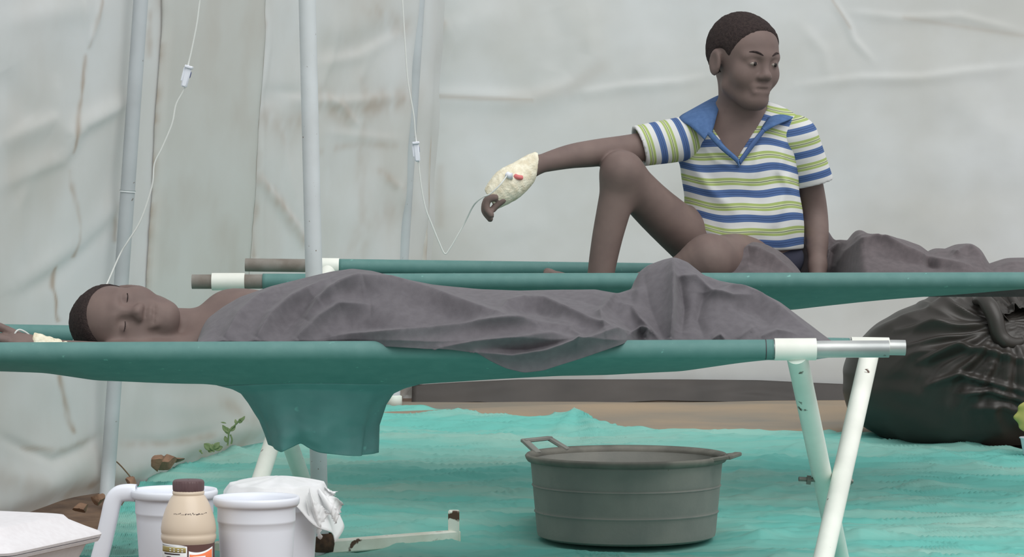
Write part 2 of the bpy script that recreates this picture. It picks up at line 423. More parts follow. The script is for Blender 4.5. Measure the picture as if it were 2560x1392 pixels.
disp = .006 * noise2(U * .8, Zw * .7, 11, 3, 1.0) * sstep(60, 0, np.abs(qx - 505) - 110)*0
soft = 1 - sstep(170, 110, np.abs(qx - 500))      # the middle panel hangs flat
disp = disp + soft * (.009 * noise2(U, Zw * .8, 12, 3, .9) + .004 * noise2(U * 1.6, Zw * 1.6, 13, 2, 1.6))
# fabric billows out at its foot
foot = np.exp(-((Zw - zb) / .13) ** 2)
disp = disp + foot * (.035 + .018 * noise2(U, Zw * 0, 14, 2, .8)) * (1 - sstep(900, 1000, qx)) - .03 * np.exp(-((Zw - zb) / .03) ** 2)
LF = [  # pixel polylines, width px, amplitude m, sharpness
    ([(320, 250), (240, 300), (190, 330), (165, 350)], 22, .010, .5), ([(0, 360), (60, 330), (130, 300), (165, 352)], 26, .012, .5),
    ([(140, 200), (150, 270), (168, 345)], 12, .007, .3), ([(0, 180), (50, 260), (80, 300)], 34, -.012, 0),
    ([(318, 255), (200, 312), (180, 360), (150, 400), (60, 440), (0, 470)], 24, .010, .5), ([(60, 640), (52, 520), (80, 440)], 14, .005, .2),
    ([(300, 500), (250, 560), (200, 610), (120, 670), (40, 720)], 24, .012, .5), ([(290, 540), (220, 600), (140, 680), (60, 730)], 26, -.010, 0),
    ([(205, 0), (215, 60), (225, 110)], 7, .006, .4), ([(250, 0), (240, 60), (222, 115)], 8, .006, .3),
    ([(0, 60), (120, 30), (250, 20)], 30, .008, 0), ([(0, 900), (120, 930), (250, 1060)], 40, .008, 0),
    ([(0, 1090), (120, 1150), (200, 1120), (250, 1085)], 14, -.012, .3), ([(0, 1180), (100, 1210), (230, 1150)], 30, .012, .2),
    ([(650, 0), (652, 120), (640, 240), (636, 420), (640, 640)], 6, -.014, .2), ([(668, 0), (668, 120), (652, 240), (650, 420), (655, 640)], 9, .008, .2),
    ([(640, 440), (690, 500), (740, 570), (770, 620)], 13, .010, .5), ([(660, 240), (760, 250), (860, 255), (1000, 242)], 16, .008, .4),
    ([(820, 240), (860, 270), (900, 320)], 10, .006, .4), ([(790, 120), (880, 120), (960, 90), (1010, 70)], 30, -.010, 0),
    ([(800, 160), (900, 140), (1010, 82)], 16, .008, .3), ([(820, 330), (900, 340), (1000, 350)], 14, .005, .3), ([(640, 245), (720, 240), (760, 235)], 20, -.01, 0),
    ([(500, 1080), (560, 1060), (620, 1020)], 22, .008, .3), ([(300, 1100), (400, 1105), (500, 1080), (590, 1040)], 16, -.008, .3),
    ([(380, 1000), (470, 1020), (560, 1000)], 24, .006, 0), ([(850, 30), (840, 120), (800, 230)], 10, .005, .2), ([(690, 300), (720, 420), (745, 560)], 12, .006, .3),
    ([(930, 130), (900, 210), (910, 300)], 12, .005, .2), ([(960, 440), (1000, 470), (1010, 520)], 10, .005, .2)]
for pts, wd, amp, sh in LF: disp = disp + fold(qx, qy, pts, wd * 1.15, amp * .75, sh)
stain = np.zeros(U.shape)
LS = [([(250, 0), (240, 60), (225, 118)], 4, .55), ([(215, 140), (210, 200), (195, 280), (185, 330), (176, 380)], 4, .6), ([(172, 430), (180, 470), (188, 510), (198, 570), (200, 600), (188, 640)], 4, .75),
    ([(140, 670), (135, 720), (145, 780), (150, 800)], 4, .7), ([(145, 940), (160, 1010), (178, 1078)], 5, .7), ([(372, 10), (375, 60), (370, 140)], 7, .55), ([(650, 0), (652, 130), (640, 230)], 4, .7),
    ([(640, 440), (700, 510), (765, 610)], 12, .4), ([(800, 250), (870, 285), (960, 255), (1005, 245)], 24, .42), ([(660, 290), (720, 330), (750, 300)], 26, .3),
    ([(800, 380), (900, 360), (985, 365)], 8, .25), ([(300, 1110), (420, 1108), (520, 1085)], 8, .35), ([(0, 1200), (90, 1230), (160, 1225)], 26, .28), ([(60, 1120), (150, 1125), (245, 1090)], 6, .35),
    ([(225, 1215), (240, 1170), (246, 1120)], 9, .65), ([(400, 0), (440, 90), (430, 100)], 26, .25), ([(910, 200), (905, 420), (910, 640)], 10, .22), ([(955, 430), (1000, 470)], 10, .35), ([(940, 20), (985, 60), (1010, 70)], 20, .3),
    ([(860, 660), (920, 560), (1000, 520)], 24, .2), ([(636, 300), (636, 640)], 5, .4), ([(285, 600), (290, 520), (300, 480)], 5, .45), ([(555, 1010), (620, 1060), (640, 1090)], 16, .3)]
nn = .5 + .5 * noise2(U * 6, Zw * 6, 15, 3, 1.0)
for pts, wd, s_ in LS:
    d, p_, _q = poly_dist(qx + 5 * noise2(U * 9, Zw * 9, 17, 2, 1.0), qy, pts); stain = np.maximum(stain, .9 * s_ * np.exp(-(d / (wd * 1.25)) ** 2) * np.clip(-.05 + 1.5 * nn, 0, 1.1))
stain = np.maximum(stain, .45 * np.exp(-((Zw - zb) / .05) ** 2) * nn)
stain = np.clip(stain + .10 * np.clip(noise2(U * 2, Zw * 1.2, 16, 4, 1.0), 0, 1) * soft, 0, .9)
wl = mk('wall_left', wall_left_pt(U, Zw, disp).reshape(-1, 3), grid_faces(nu, nv), M['tent'], attr={'stain': stain})
tag(wl, 'wrinkled white plastic tent wall with brown dirt streaks, receding on the left', kind='structure')

# flat door-like panel sewn onto the left wall
pu0, _ = wall_left_uv([385.], [300.]); pu1, _ = wall_left_uv([642.], [300.])
a = np.linspace(pu0[0], pu1[0], 60); b = np.linspace(0, 1, 120); A, B = np.meshgrid(a, b, indexing='ij')
zlo = zg(WL0[0] + A * WLt[0], WL0[1] + A * WLt[1]) + .3; Zp = zlo + (1.9 - zlo) * B
edge = np.minimum(A - pu0[0], pu1[0] - A)
off = .020 + .004 * noise2(A * 2, Zp, 19, 2, .8) - .012 * np.exp(-(edge / .02) ** 2)
edgew = .006 * noise2(A * 0, Zp * 4, 20, 3, 1.0)
Pp = wall_left_pt(A + edgew, Zp, off).reshape(-1, 3)
st = .15 * np.clip(noise2(A * 3, Zp * 2, 21, 4, 1.0), 0, 1) + .45 * np.exp(-(edge / .012) ** 2) * np.clip(.4 + noise2(A * 0, Zp * 9, 22, 3, 1.0), 0, 1)
pan = mk('flap_panel', Pp, grid_faces(60, 120), M['tent_warm'], parent=wl, attr={'stain': np.clip(st, 0, .8)}, solid=.003)
tag(pan, 'smooth flat grey-white panel')

# back wall
YB = 9.8
nx_, nz_ = 460, 260
xs = np.linspace(-.34, 2.3, nx_); v = np.linspace(0, 1, nz_); X, B = np.meshgrid(xs, v, indexing='ij')
zb2 = zg(X, X * 0 + YB) - .01; Zb = zb2 + (1.95 - zb2) * B
Yb = YB - .05 * Zb * 0
P0 = np.stack([X, Yb, Zb], -1); qx, qy = proj(P0.reshape(-1, 3)); qx = qx.reshape(X.shape); qy = qy.reshape(X.shape)
disp = .012 * noise2(X * .8, Zb * .9, 31, 3, .8) + .003 * noise2(X * 2, Zb * 2, 32, 3, 1.2)
BF = [([(1080, 240), (1200, 244), (1330, 252), (1440, 205), (1480, 140), (1470, 60)], 22, .016, .5), ([(1440, 235), (1560, 215), (1700, 205), (1770, 190)], 12, .010, .6),
    ([(1990, 215), (2150, 195), (2300, 195), (2400, 180), (2560, 165)], 12, .010, .6), ([(2080, 0), (2120, 60), (2135, 100), (2180, 150)], 8, .008, .4), ([(2120, 30), (2260, 45), (2400, 40), (2560, 80)], 9, .007, .4),
    ([(1100, 100), (1180, 60), (1300, 20)], 30, .010, .2), ([(1090, 260), (1120, 150), (1160, 60)], 8, .006, .3), ([(1100, 600), (1250, 560), (1400, 570)], 40, .008, 0),
    ([(2100, 330), (2300, 420), (2560, 400)], 50, .010, .1), ([(2160, 500), (2340, 560), (2560, 540)], 40, .010, .2), ([(1380, 180), (1400, 90), (1380, 20)], 20, -.010, 0),
    ([(2000, 60), (2060, 130), (2070, 190)], 12, .006, .3), ([(1075, 20), (1100, 70), (1130, 60)], 18, .010, .3), ([(1250, 450), (1300, 600)], 40, .006, 0), ([(2400, 250), (2480, 330), (2560, 350)], 30, .007, .2)]
for pts, wd, amp, sh in BF: disp = disp + fold(qx, qy, pts, wd * 1.5, amp * .6, sh)
disp = disp + .02 * np.exp(-((Zb - zb2 - .1) / .12) ** 2)
stain = np.zeros(X.shape)
for pts, wd, s_ in [([(1080, 0), (1078, 200), (1072, 400), (1060, 650)], 10, .38), ([(1090, 240), (1200, 246), (1330, 250)], 6, .3), ([(1100, 60), (1075, 120)], 14, .4), ([(2080, 0), (2125, 70)], 4, .25), ([(1100, 420), (1100, 560)], 12, .15),
    ([(1290, 250), (1420, 225), (1500, 170)], 20, .12), ([(1050, 900), (1500, 940)], 14, .2), ([(2260, 45), (2560, 90)], 6, .16)]:
    d, p_, _q = poly_dist(qx, qy, pts); stain = np.maximum(stain, s_ * np.exp(-(d / wd) ** 2))
stain = np.clip(stain + .05 * np.clip(noise2(X * 2, Zb, 33, 4, 1.0), 0, 1), 0, .8)
wb = mk('wall_back', np.stack([X, Yb - disp, Zb], -1).reshape(-1, 3), grid_faces(nx_, nz_)[:, ::-1], M['tent'], attr={'stain': stain})
tag(wb, 'pale grey-white plastic tent wall behind the seated child', kind='structure')

a = np.linspace(0, 1, 8); b = np.linspace(0, 1, 60); A, B = np.meshgrid(a, b, indexing='ij')
yy = -120 + 1080 * B; xx = 1076 - (yy / 650) * 24 + 15 * (2 * A - 1) + 2.5 * noise2(A * 0, B * 8, 38, 2, 1.0)
V = W(xx, yy, np.full(xx.shape, YB - .045)); V[..., 1] -= .004 * np.sin(A * math.pi) + .002 * noise2(A, B * 10, 39, 2, 1.0)
sb_ = mk('seam_band', V.reshape(-1, 3), grid_faces(8, 60), M['tent_warm'], parent=wb, attr={'stain': np.clip(.22 + .3 * noise2(A, B * 7, 40, 3, 1.0), 0, .6)}, solid=.002)
tag(sb_, 'beige stained seam band')

# black skirting strip along the foot of the back wall
xs = np.linspace(-.31, 2.3, 160); v = np.linspace(0, 1, 24); X, B = np.meshgrid(xs, v, indexing='ij')
pxs, _ = proj(np.stack([X[:, 0], X[:, 0] * 0 + YB - .06, X[:, 0] * 0 + .3], -1))
topy = sinterp(pxs, [(900, 965), (1035, 962), (1150, 955), (1300, 948), (1700, 948), (1900, 950), (2000, 955), (2120, 960), (2400, 955), (2800, 955)])
boty = sinterp(pxs, [(900, 1012), (1035, 1010), (1200, 1003), (1330, 1022), (1390, 1025), (1500, 1010), (1650, 1000), (1800, 1003), (2000, 1022), (2120, 1030), (2400, 1035), (2800, 1035)])
zt = W(pxs, topy, YB - .045)[:, 2]; zo = W(pxs, boty, YB - .10)[:, 2]
Zs = zo[:, None] + (zt - zo)[:, None] * B
Ys = YB - .105 + .06 * B + .008 * np.sin(B * 3.1) * noise2(X * 3, B, 41, 2, 1.0)
sk = mk('baseboard_back', np.stack([X, Ys, Zs], -1).reshape(-1, 3), grid_faces(160, 24)[:, ::-1], M['skirt'], solid=-.003)
tag(sk, 'black plastic skirt strip at the foot of the back tent wall', kind='structure')

# tent poles
def tent_pole(pts, r, label):
    V, F = tube_vf(catmull(pts, 6), r, 20)
    o = mk('tent_pole', V, F, M['pole_tent']); tag(o, label, 'tent pole', 'tent poles'); return o
p_top = W(352, 0, 7.92); p_bot = W(268, 1218, 7.92); dirv = p_top - p_bot
off = np.array([WLn[0], WLn[1], 0]) * .045
tp1 = tent_pole([p_bot - dirv * .02, p_bot + dirv * .5, p_top + dirv * .3], .0185, 'slim grey-white tent pole by the left wall, behind the lying head')
pin = mk('joint_ring', *tube_vf([W(319, 478, 7.92) - dirv * .002, W(319, 478, 7.92) + dirv * .002], .0205, 20), M['pole'], parent=tp1)
p_top = W(1046, 0, 9.62); p_bot = W(984, 990, 9.62); dirv = p_top - p_bot
tp2 = tent_pole([p_bot, p_bot + dirv * .5, p_top + dirv * .35], .0195, 'slim grey tent pole at the corner of the tent, behind the hanging drip clamp')
cuff = mk('white_foot', *lathe_vf([(0, 0), (.026, 0), (.026, .035), (.020, .038)], p_bot - np.array([0, 0, .035]), 20), M['white_mint'], parent=tp2)

# ================================================================== ground sheets
def ray_grid(pxs, Da, Db, rows):
    """grid laid on the ground between two distance curves"""
    t = np.linspace(0, 1, rows); D = Da[:, None] + (Db - Da)[:, None] * t
    Xg = (pxs[:, None] - IW / 2) / F_PX * D * 1.0
    return Xg, D
pxs = np.linspace(-80, 2680, 560)
edge_y = sinterp(pxs, [(-80, 1440), (150, 1405), (250, 1335), (330, 1232), (370, 1205), (440, 1165), (520, 1132), (560, 1116), (610, 1124), (650, 1112), (800, 1065), (960, 1022), (1100, 1030), (1300, 1046), (1380, 1044), (1440, 1034), (1490, 1060), (1560, 1078), (1700, 1081), (2000, 1082), (2200, 1085), (2300, 1095), (2400, 1115), (2560, 1132), (2680, 1142)], 5)
De = ground_at(pxs, edge_y)
# dusty brown sheet behind the tarp
px2 = np.linspace(880, 2680, 380); De2 = np.interp(px2, pxs, De)
Xg, D = ray_grid(px2, De2 - .25, np.full(len(px2), YB - .09), 90)
wav = .016 * noise2(Xg * .45, D * 2.2, 51, 2, 1.0) + .014 * np.exp(-((D - 9.45 - .1 * np.sin(Xg * 3)) / .06) ** 2)
Zs = zg(Xg, D) - .004 + np.clip(wav, -.004, .03)
bs = mk('ground_sheet', np.stack([Xg, D, Zs], -1).reshape(-1, 3), grid_faces(len(px2), 90)[:, ::-1], M['sheet'], solid=-.002)
tag(bs, 'dusty brown rumpled plastic ground sheet between teal tarp and back wall', 'ground sheet')
# teal tarp
rows = 330
Xg, D = ray_grid(pxs, np.full(len(pxs), 4.6), De, rows)
tt = np.linspace(0, 1, rows) ** .62
D = 4.6 + (De[:, None] - 4.6) * tt; Xg = (pxs[:, None] - IW / 2) / F_PX * D
r1 = noise2(Xg * .9, D * 2.6, 61, 3, .9); r2 = noise2(Xg * 1.5, D * 4.5, 62, 3, 1.3)
wr = .009 * r1 + .012 * (1 - np.abs(r2)) ** 3
q_x, q_y = proj(np.stack([Xg, D, zg(Xg, D)], -1).reshape(-1, 3)); q_x = q_x.reshape(D.shape); q_y = q_y.reshape(D.shape)
for pts, wd, amp in [([(960, 1100), (1200, 1110), (1330, 1090)], 9, .010), ([(830, 1190), (1000, 1215), (1200, 1190)], 10, .010), ([(1850, 1190), (2000, 1130), (2300, 1140), (2500, 1180)], 12, .012),
        ([(1800, 1340), (1900, 1352), (1990, 1340)], 6, .016), ([(2100, 1345), (2150, 1352), (2300, 1340)], 7, .016), ([(830, 1300), (1000, 1330), (1250, 1290)], 10, .012), ([(1830, 1260), (1960, 1230)], 8, .01),
        ([(2150, 1250), (2300, 1220), (2560, 1260)], 9, .010), ([(1380, 1095), (1440, 1045), (1500, 1085)], 16, .012), ([(430, 1190), (560, 1130), (640, 1170)], 14, .012), ([(860, 1080), (1000, 1060), (1300, 1075)], 7, .008)]:
    wr = wr + fold(q_x, q_y, pts, wd, amp, .3)
BX, BY, BR0, BR1 = (W(1566, 1135, 7.37)[0]), 7.37, .208, .238    # bucket place
db = np.hypot(Xg - BX, D - BY); wr = wr * sstep(.17, .30, db)
Zt = zg(Xg, D) + .004 + np.clip(wr, -.003, .05)
tp = mk('floor_tarp', np.stack([Xg, D, Zt], -1).reshape(-1, 3), grid_faces(len(pxs), rows)[:, ::-1], M['tarp'], solid=-.002)
tag(tp, 'teal green rumpled plastic tarp spread over the ground under the cots', 'tarp')

# ================================================================== cots
def rail(cot, name, a, b, r, m):
    return mk(name, *pipe_vf(a, b, r, .003, 28, 8), m, parent=cot, smooth=40)
def collar_on(cot, a, b, r):
    return mk('collar', *pipe_vf(a, b, r, .004, 28, 2), M['white'], parent=cot, smooth=40)
def leg(cot, a, b, r=.022, m='white_mint'):
    return mk('leg', *tube_vf([a, (np.asarray(a) + b) / 2, b], r, 24), M[m], parent=cot, smooth=40)
def canvas(cot, fa, fb, ba, bb, sagf, ra, nx=220, nt=40, m='canvas', folds=None):
    """one cloth: wraps the front rail, sags between the rails, wraps the back rail"""
    t = np.linspace(0, 1, nx); Fc = fa + (fb - fa) * t[:, None]; Bc = ba + (bb - ba) * t[:, None]
    pts = []
    for th in np.radians(np.linspace(-60, 265, 24)):      # around the front rail: outside, over the top, down inside
        pts.append(Fc + np.array([0, -math.cos(th) * ra, math.sin(th) * ra]) * 1.0)
    # order so the wrap ends at the underside of the front rail
    front = pts[::-1]                                     # inside bottom -> top -> outside bottom
    body = []
    for s in np.linspace(0, 1, nt)[1:-1]:
        P = (Fc + np.array([0, 0, -ra])) * (1 - s) + (Bc + np.array([0, 0, -ra])) * s
        sag = sagf(P[:, 0]) * (1 - abs(2 * s - 1) ** 2.2)
        P = P.copy(); P[:, 2] -= sag
        P[:, 2] += .003 * noise2(P[:, 0] * 2, np.full(nx, s), 71, 2, 1.0) * (1 - abs(2 * s - 1))
        body.append(P)
    back = [Bc + np.array([0, math.cos(th) * ra, math.sin(th) * ra]) for th in np.radians(np.linspace(-90, 240, 24))]
    G = np.stack(front + body + back, 1)
    return mk('canvas', G.reshape(-1, 3), grid_faces(nx, G.shape[1])[:, ::-1], M[m], parent=cot, solid=.0015)

# ---- near cot
YF, YK = 6.30, 6.98
nc = empty('camp_cot', (float(W(900, 900, 6.64)[0]), 6.64, 0.0))
tag(nc, 'teal canvas cot with white crossed legs, nearer one, carrying the lying person', 'cot', 'teal field cots')
fR = W(2222, 872, YF); fL = W(0, 880, YF); fL = fR + (fL - fR) * 1.19
bR = W(2263, 869, YK); bL = W(0, 832, YK); bL = bR + (bL - bR) * 1.17
rt = .0172
rail(nc, 'front_rail', fL, fR, rt, M['steel']); rail(nc, 'back_rail', bL, bR, rt, M['steel'])
lp = lambda a, b, x: a + (b - a) * ((x - a[0]) / (b[0] - a[0]))
xf = lambda px, y: float(W(px, 870, y)[0])
ca, cb = lp(fL, fR, xf(1936, YF)), lp(fL, fR, xf(2040, YF))
collar_on(nc, ca, cb, .0222)
ka, kb = lp(bL, bR, xf(2128, YK)), lp(bL, bR, xf(2222, YK)); collar_on(nc, ka, kb, .0222)
sag_pts = [(-500, 912), (-200, 914), (0, 925), (130, 931), (250, 950), (400, 954), (520, 958), (590, 968), (700, 980), (800, 985), (900, 980), (990, 968), (1040, 960), (1200, 950), (1400, 938), (1520, 936), (1700, 926), (1840, 905), (1940, 893), (2100, 893)]
def sag_near(x):
    px = 1280 + x * F_PX / 6.62; yc = sinterp(px, sag_pts, 9)
    zc = W(px, yc, np.full(len(px), 6.62))[:, 2]; zr = np.interp(x, [fL[0], fR[0]], [fL[2], fR[2]]) * .5 + np.interp(x, [bL[0], bR[0]], [bL[2], bR[2]]) * .5 - .0195
    return np.clip(zr - zc, .004, .2)
xa = lp(fL, fR, xf(1936, YF) - .002); xk = lp(bL, bR, xf(2128, YK) - .004)
la, lb = lp(fL, fR, fL[0] + .16), lp(bL, bR, bL[0] + .16)
cv = canvas(nc, la, xa, lb, xk, sag_near, .0197)
hem = mk('hem_stitch', *tube_vf([lp(fL, fR, xf(1913, YF)), lp(fL, fR, xf(1915, YF))], .0204, 28, False), M['ink'], parent=cv)
tip = lambda px, py, D: W(px, py, D)
leg(nc, tip(1992, 888, YF), np.array([tip(2104, 1400, 6.95)[0], 6.95, float(zg(0, 6.95)) - .0]), .0212)
leg(nc, tip(2174, 884, YK), np.array([tip(2030, 1520, 6.30)[0], 6.30, 0.0]), .0212, 'white')
bt = mk('bolt', *tube_vf([W(1997, 1197, 6.64), W(2132, 1203, 6.66)], .0048, 14), M['dark_steel'], parent=nc, smooth=40)
for px in (2022, 2124): mk('nut', *tube_vf([W(px - 5, 1199, 6.645), W(px + 5, 1200, 6.645)], .0105, 6), M['dark_steel'], parent=bt, smooth=False)
for sx in (-1,):                                        # the pair at the other end
    e = fL + (fR - fL) * .05; g = bL + (bR - bL) * .05
    collar_on(nc, e - [.04, 0, 0], e + [.04, 0, 0], .0222); collar_on(nc, g - [.04, 0, 0], g + [.04, 0, 0], .0222)
    leg(nc, e - [.022, 0, .01], np.array([e[0] - .022, 6.98, 0.005])); leg(nc, g + [.022, 0, -.01], np.array([g[0] + .022, 6.30, 0.0]), .0212, 'white')
# chute hanging through the canvas
nth, nvv = 220, 60
th = np.arange(nth) / nth * 2 * math.pi; v = np.linspace(0, 1, nvv); TH, VV = np.meshgrid(th, v, indexing='ij')
cx0 = W(788, 980, 6.55); ctop = W(788, 966, 6.6)[2] + .012
sc = F_PX / 6.55
left = np.interp(VV, [0, .06, .14, .3, .6, 1], [250, 215, 192, 174, 146, 122]) / sc; right = np.interp(VV, [0, .06, .14, .3, .6, 1], [262, 222, 192, 172, 152, 146]) / sc
rx = np.where(np.cos(TH) < 0, left, right); ry = np.interp(VV, [0, .1, 1], [.18, .15, .10])
wv = 1 + VV * (.05 * np.sin(5 * TH + 1) + .04 * np.sin(9 * TH + 2.2) + .02 * np.sin(17 * TH))
pxth = 788 + 155 * np.cos(TH)
by = sinterp(pxth, [(620, 1112), (655, 1122), (690, 1133), (712, 1122), (740, 1108), (770, 1122), (800, 1132), (850, 1138), (900, 1143), (930, 1143), (960, 1138)], 5)
zbt = W(np.full_like(by, 788), by, np.full_like(by, 6.50))[..., 2]
zbt = np.where(np.sin(TH) > 0, zbt + .02 + .012 * np.sin(6 * TH), zbt)
C = np.stack([cx0[0] + rx * np.cos(TH) * wv, 6.6 + ry * np.sin(TH) * wv, ctop + (zbt - ctop) * VV], -1)
def canvas_z(x, y):
    sh = x.shape; q = np.clip((y - YF) / (YK - YF), 0, 1); zf_ = np.interp(x, [fL[0], fR[0]], [fL[2], fR[2]]); zk_ = np.interp(x, [bL[0], bR[0]], [bL[2], bR[2]])
    return zf_ * (1 - q) + zk_ * q - .0197 - sag_near(x.ravel()).reshape(sh) * (1 - np.abs(2 * q - 1) ** 2.2)
zt0 = canvas_z(C[:, :1, 0], C[:, :1, 1]) - .0005
C[..., 2] = zt0 + (zbt - zt0) * VV ** 1.0
cr = .010 * VV * np.sin(3 * TH + 6 * VV) + .010 * VV * noise2(TH * .6, VV * 1.2, 77, 3, 1.0)
C[..., 1] += cr
ch = mk('chute', C.reshape(-1, 3), grid_faces(nth, nvv, wu=True)[:, ::-1], M['chute'], parent=nc, solid=.0015)
tag(ch, 'fabric chute hanging below the canvas')

# ---- far cot
ZF, ZK = 7.50, 8.20
fc = empty('camp_cot', (float(W(1500, 900, 7.85)[0]), 7.85, .07))
tag(fc, 'teal canvas cot with bare pipe ends, farther one, with the seated child on it', 'cot', 'teal field cots')
gL = W(480, 704, ZF); gR = W(2560, 700, ZF); gR = gL + (gR - gL) * 1.05
hL = W(613, 662, ZK); hR = W(1600, 679, ZK); hR = hL + (hR - hL) * 2.2; hR[2] = hL[2] - .030
rail(fc, 'front_rail', gL, gR, .0172, M['rusty']); rail(fc, 'back_rail', hL, hR, .0172, M['rusty'])
yf = lambda px, y: float(W(px, 700, y)[0])
collar_on(fc, lp(gL, gR, yf(530, ZF)), lp(gL, gR, yf(612, ZF)), .0208); collar_on(fc, lp(hL, hR, yf(765, ZK)), lp(hL, hR, yf(848, ZK)), .0208)
mk('collar', *pipe_vf(lp(gL, gR, yf(2590, ZF)), lp(gL, gR, yf(2650, ZF)), .0208, .004), M['white'], parent=fc); mk('collar', *pipe_vf(lp(hL, hR, hR[0] - .16), lp(hL, hR, hR[0] - .08), .0208, .004), M['white'], parent=fc)
far_sag = [(400, 720), (655, 724), (900, 735), (1300, 752), (1700, 775), (1990, 771), (2150, 756), (2300, 742), (2560, 721), (2700, 718)]
def sag_far(x):
    px = 1280 + x * F_PX / 7.72; yc = sinterp(px, far_sag, 9)
    zc = W(px, yc, np.full(len(px), 7.72))[:, 2]; zr = np.interp(x, [gL[0], gR[0]], [gL[2], gR[2]]) * .6 + np.interp(x, [hL[0], hR[0]], [hL[2], hR[2]]) * .4 - .019
    return np.clip((zr - zc) * 1.12, .004, .2)
canvas(fc, lp(gL, gR, yf(657, ZF)), lp(gL, gR, yf(2588, ZF)), lp(hL, hR, yf(848, ZK)), lp(hL, hR, hR[0] - .17), sag_far, .0190)
leg(fc, W(585, 715, ZF), np.array([W(762, 1190, 8.15)[0], 8.15, float(zg(0, 8.15))]), .021)
leg(fc, W(822, 672, ZK), np.array([W(608, 1300, 7.5)[0], 7.5, float(zg(0, 7.5))]), .021, 'white')
mk('bolt', *tube_vf([W(640, 1030, 7.82), W(745, 1030, 7.82)], .0048, 12), M['dark_steel'], parent=fc, smooth=40)
e = lp(gL, gR, yf(2620, ZF)); g = lp(hL, hR, hR[0] - .12)
leg(fc, e, np.array([e[0] + .14, 8.15, float(zg(0, 8.15))]), .021); leg(fc, g, np.array([g[0] + .06, 7.5, float(zg(0, 7.5))]), .021, 'white')

# ================================================================== drip stand between the cots
DS = 7.16
ds = empty('drip_stand', W(802, 1385, DS)); ds.location[2] = float(zg(0, DS)); ORG[ds] = np.array(ds.location)
tag(ds, 'tall white painted drip stand with rusty base bars between the two cots', 'drip stand')
pt = W(768, 0, DS); pb = W(802, 1390, DS); dv = pt - pb
mk('pole', *tube_vf([pb - dv * .005, pb + dv * .5, pt + dv * .38], .0195, 24), M['pole'], parent=ds, smooth=40)
ptop = pt + dv * .375
mk('hook', *tube_vf(catmull([ptop + [-.12, 0, .03], ptop + [-.1, 0, 0], ptop, ptop + [.1, 0, 0], ptop + [.12, 0, .03]], 5), .005, 10), M['dark_steel'], parent=ds)
e0 = W(808, 1377, DS); e0[2] = .024; e1 = W(1146, 1368, DS + .16); e1[2] = .030
mk('base_bar', *bar_vf(e0, e1, .030, .030), M['chipped'], parent=ds, smooth=30)
st0 = e1 - (e1 - e0) / np.linalg.norm(e1 - e0) * .012
mk('base_upright', *bar_vf(st0 - [0, 0, .02], st0 + [0, 0, .062], .026, .026, up=(0, 1, 0)), M['chipped'], parent=ds, smooth=30)
rz = np.array([W(880, 1374, DS + .03)[0], 0, 0])
e2 = pb + np.array([-.24, -.02, .012]); e2[2] = e0[2]
mk('base_bar', *bar_vf(e0, e2, .030, .030), M['chipped'], parent=ds, smooth=30)
e3 = pb + np.array([-.02, .22, .0]); e3[2] = e0[2] + .012; mk('base_bar', *bar_vf(e0, e3, .028, .026), M['chipped'], parent=ds, smooth=30)
mk('weld', *lathe_vf([(0, -.03), (.024, -.03), (.027, -.012), (.023, .006), (.0195, .012)], e0 + [0, 0, .02], 18), M['rust'], parent=ds)

# ================================================================== lying person on the near cot
def head(fd, c, f, upv, sc=1.0, closed=False, face=True):
    """adds a head to a field: c centre, f facing, upv crown direction"""
    f = np.asarray(f, float); f /= np.linalg.norm(f); upv = np.asarray(upv, float); upv = upv - f * (upv @ f); upv /= np.linalg.norm(upv)
    l = np.cross(upv, f)                                   # subject's left... right-handed local frame
    R = np.stack([l, f, upv], 1)
    T = lambda x, y, z: np.asarray(c, float) + sc * (R @ np.array([x, y, z], float))
    r = lambda *a: np.array(a) * sc
    fd.ell(T(0, -.014, .030), r(.074, .096, .085), R, .02)
    fd.ell(T(0, .028, -.030), r(.056, .060, .078), R, .03)
    fd.ell(T(0, .040, .035), r(.060, .050, .050), R, .03)
    fd.ell(T(0, .056, -.095), r(.026, .024, .019), R, .025)
    fd.cap(T(-.046, .005, -.065), T(-.015, .056, -.096), .015 * sc, .014 * sc, .03); fd.cap(T(.046, .005, -.065), T(.015, .056, -.096), .015 * sc, .014 * sc, .03)
    for s in (-1, 1):
        fd.ell(T(s * .040, .055, -.032), r(.026, .024, .028), R, .025)
        fd.cap(T(s * .012, .086, .014), T(s * .046, .072, .012), .010 * sc, .008 * sc, .016)
        fd.ell(T(s * .031, .100, -.004), r(.018, .015, .011), R, .012, 'sub')
        fd.ell(T(s * .031, .0765, -.005), r(.0150, .0125, .0115), R, .004)
        fd.ell(T(s * .079, -.010, -.008), r(.009, .021, .033), R, .008)
        fd.ell(T(s * .089, -.006, -.004), r(.007, .012, .020), R, .006, 'sub')
        fd.ell(T(s * .012, .091, -.038), r(.0085, .009, .0075), R, .008)
    fd.cap(T(0, .085, .002), T(0, .095, -.028), .0065 * sc, .0085 * sc, .014); fd.ell(T(0, .098, -.034), r(.0105, .010, .009), R, .008)
    fd.cap(T(-.022, .0765, -.0620), T(.022, .0765, -.0620), .0070 * sc, None, .010); fd.cap(T(-.009, .0825, -.0605), T(.009, .0825, -.0605), .0062 * sc, None, .008)
    fd.cap(T(-.018, .0775, -.0740), T(.018, .0775, -.0740), .0078 * sc, None, .010)
    fd.cap(T(-.027, .0870, -.0680), T(.027, .0870, -.0680), .0032 * sc, None, .004, 'sub')
    return T, R, r
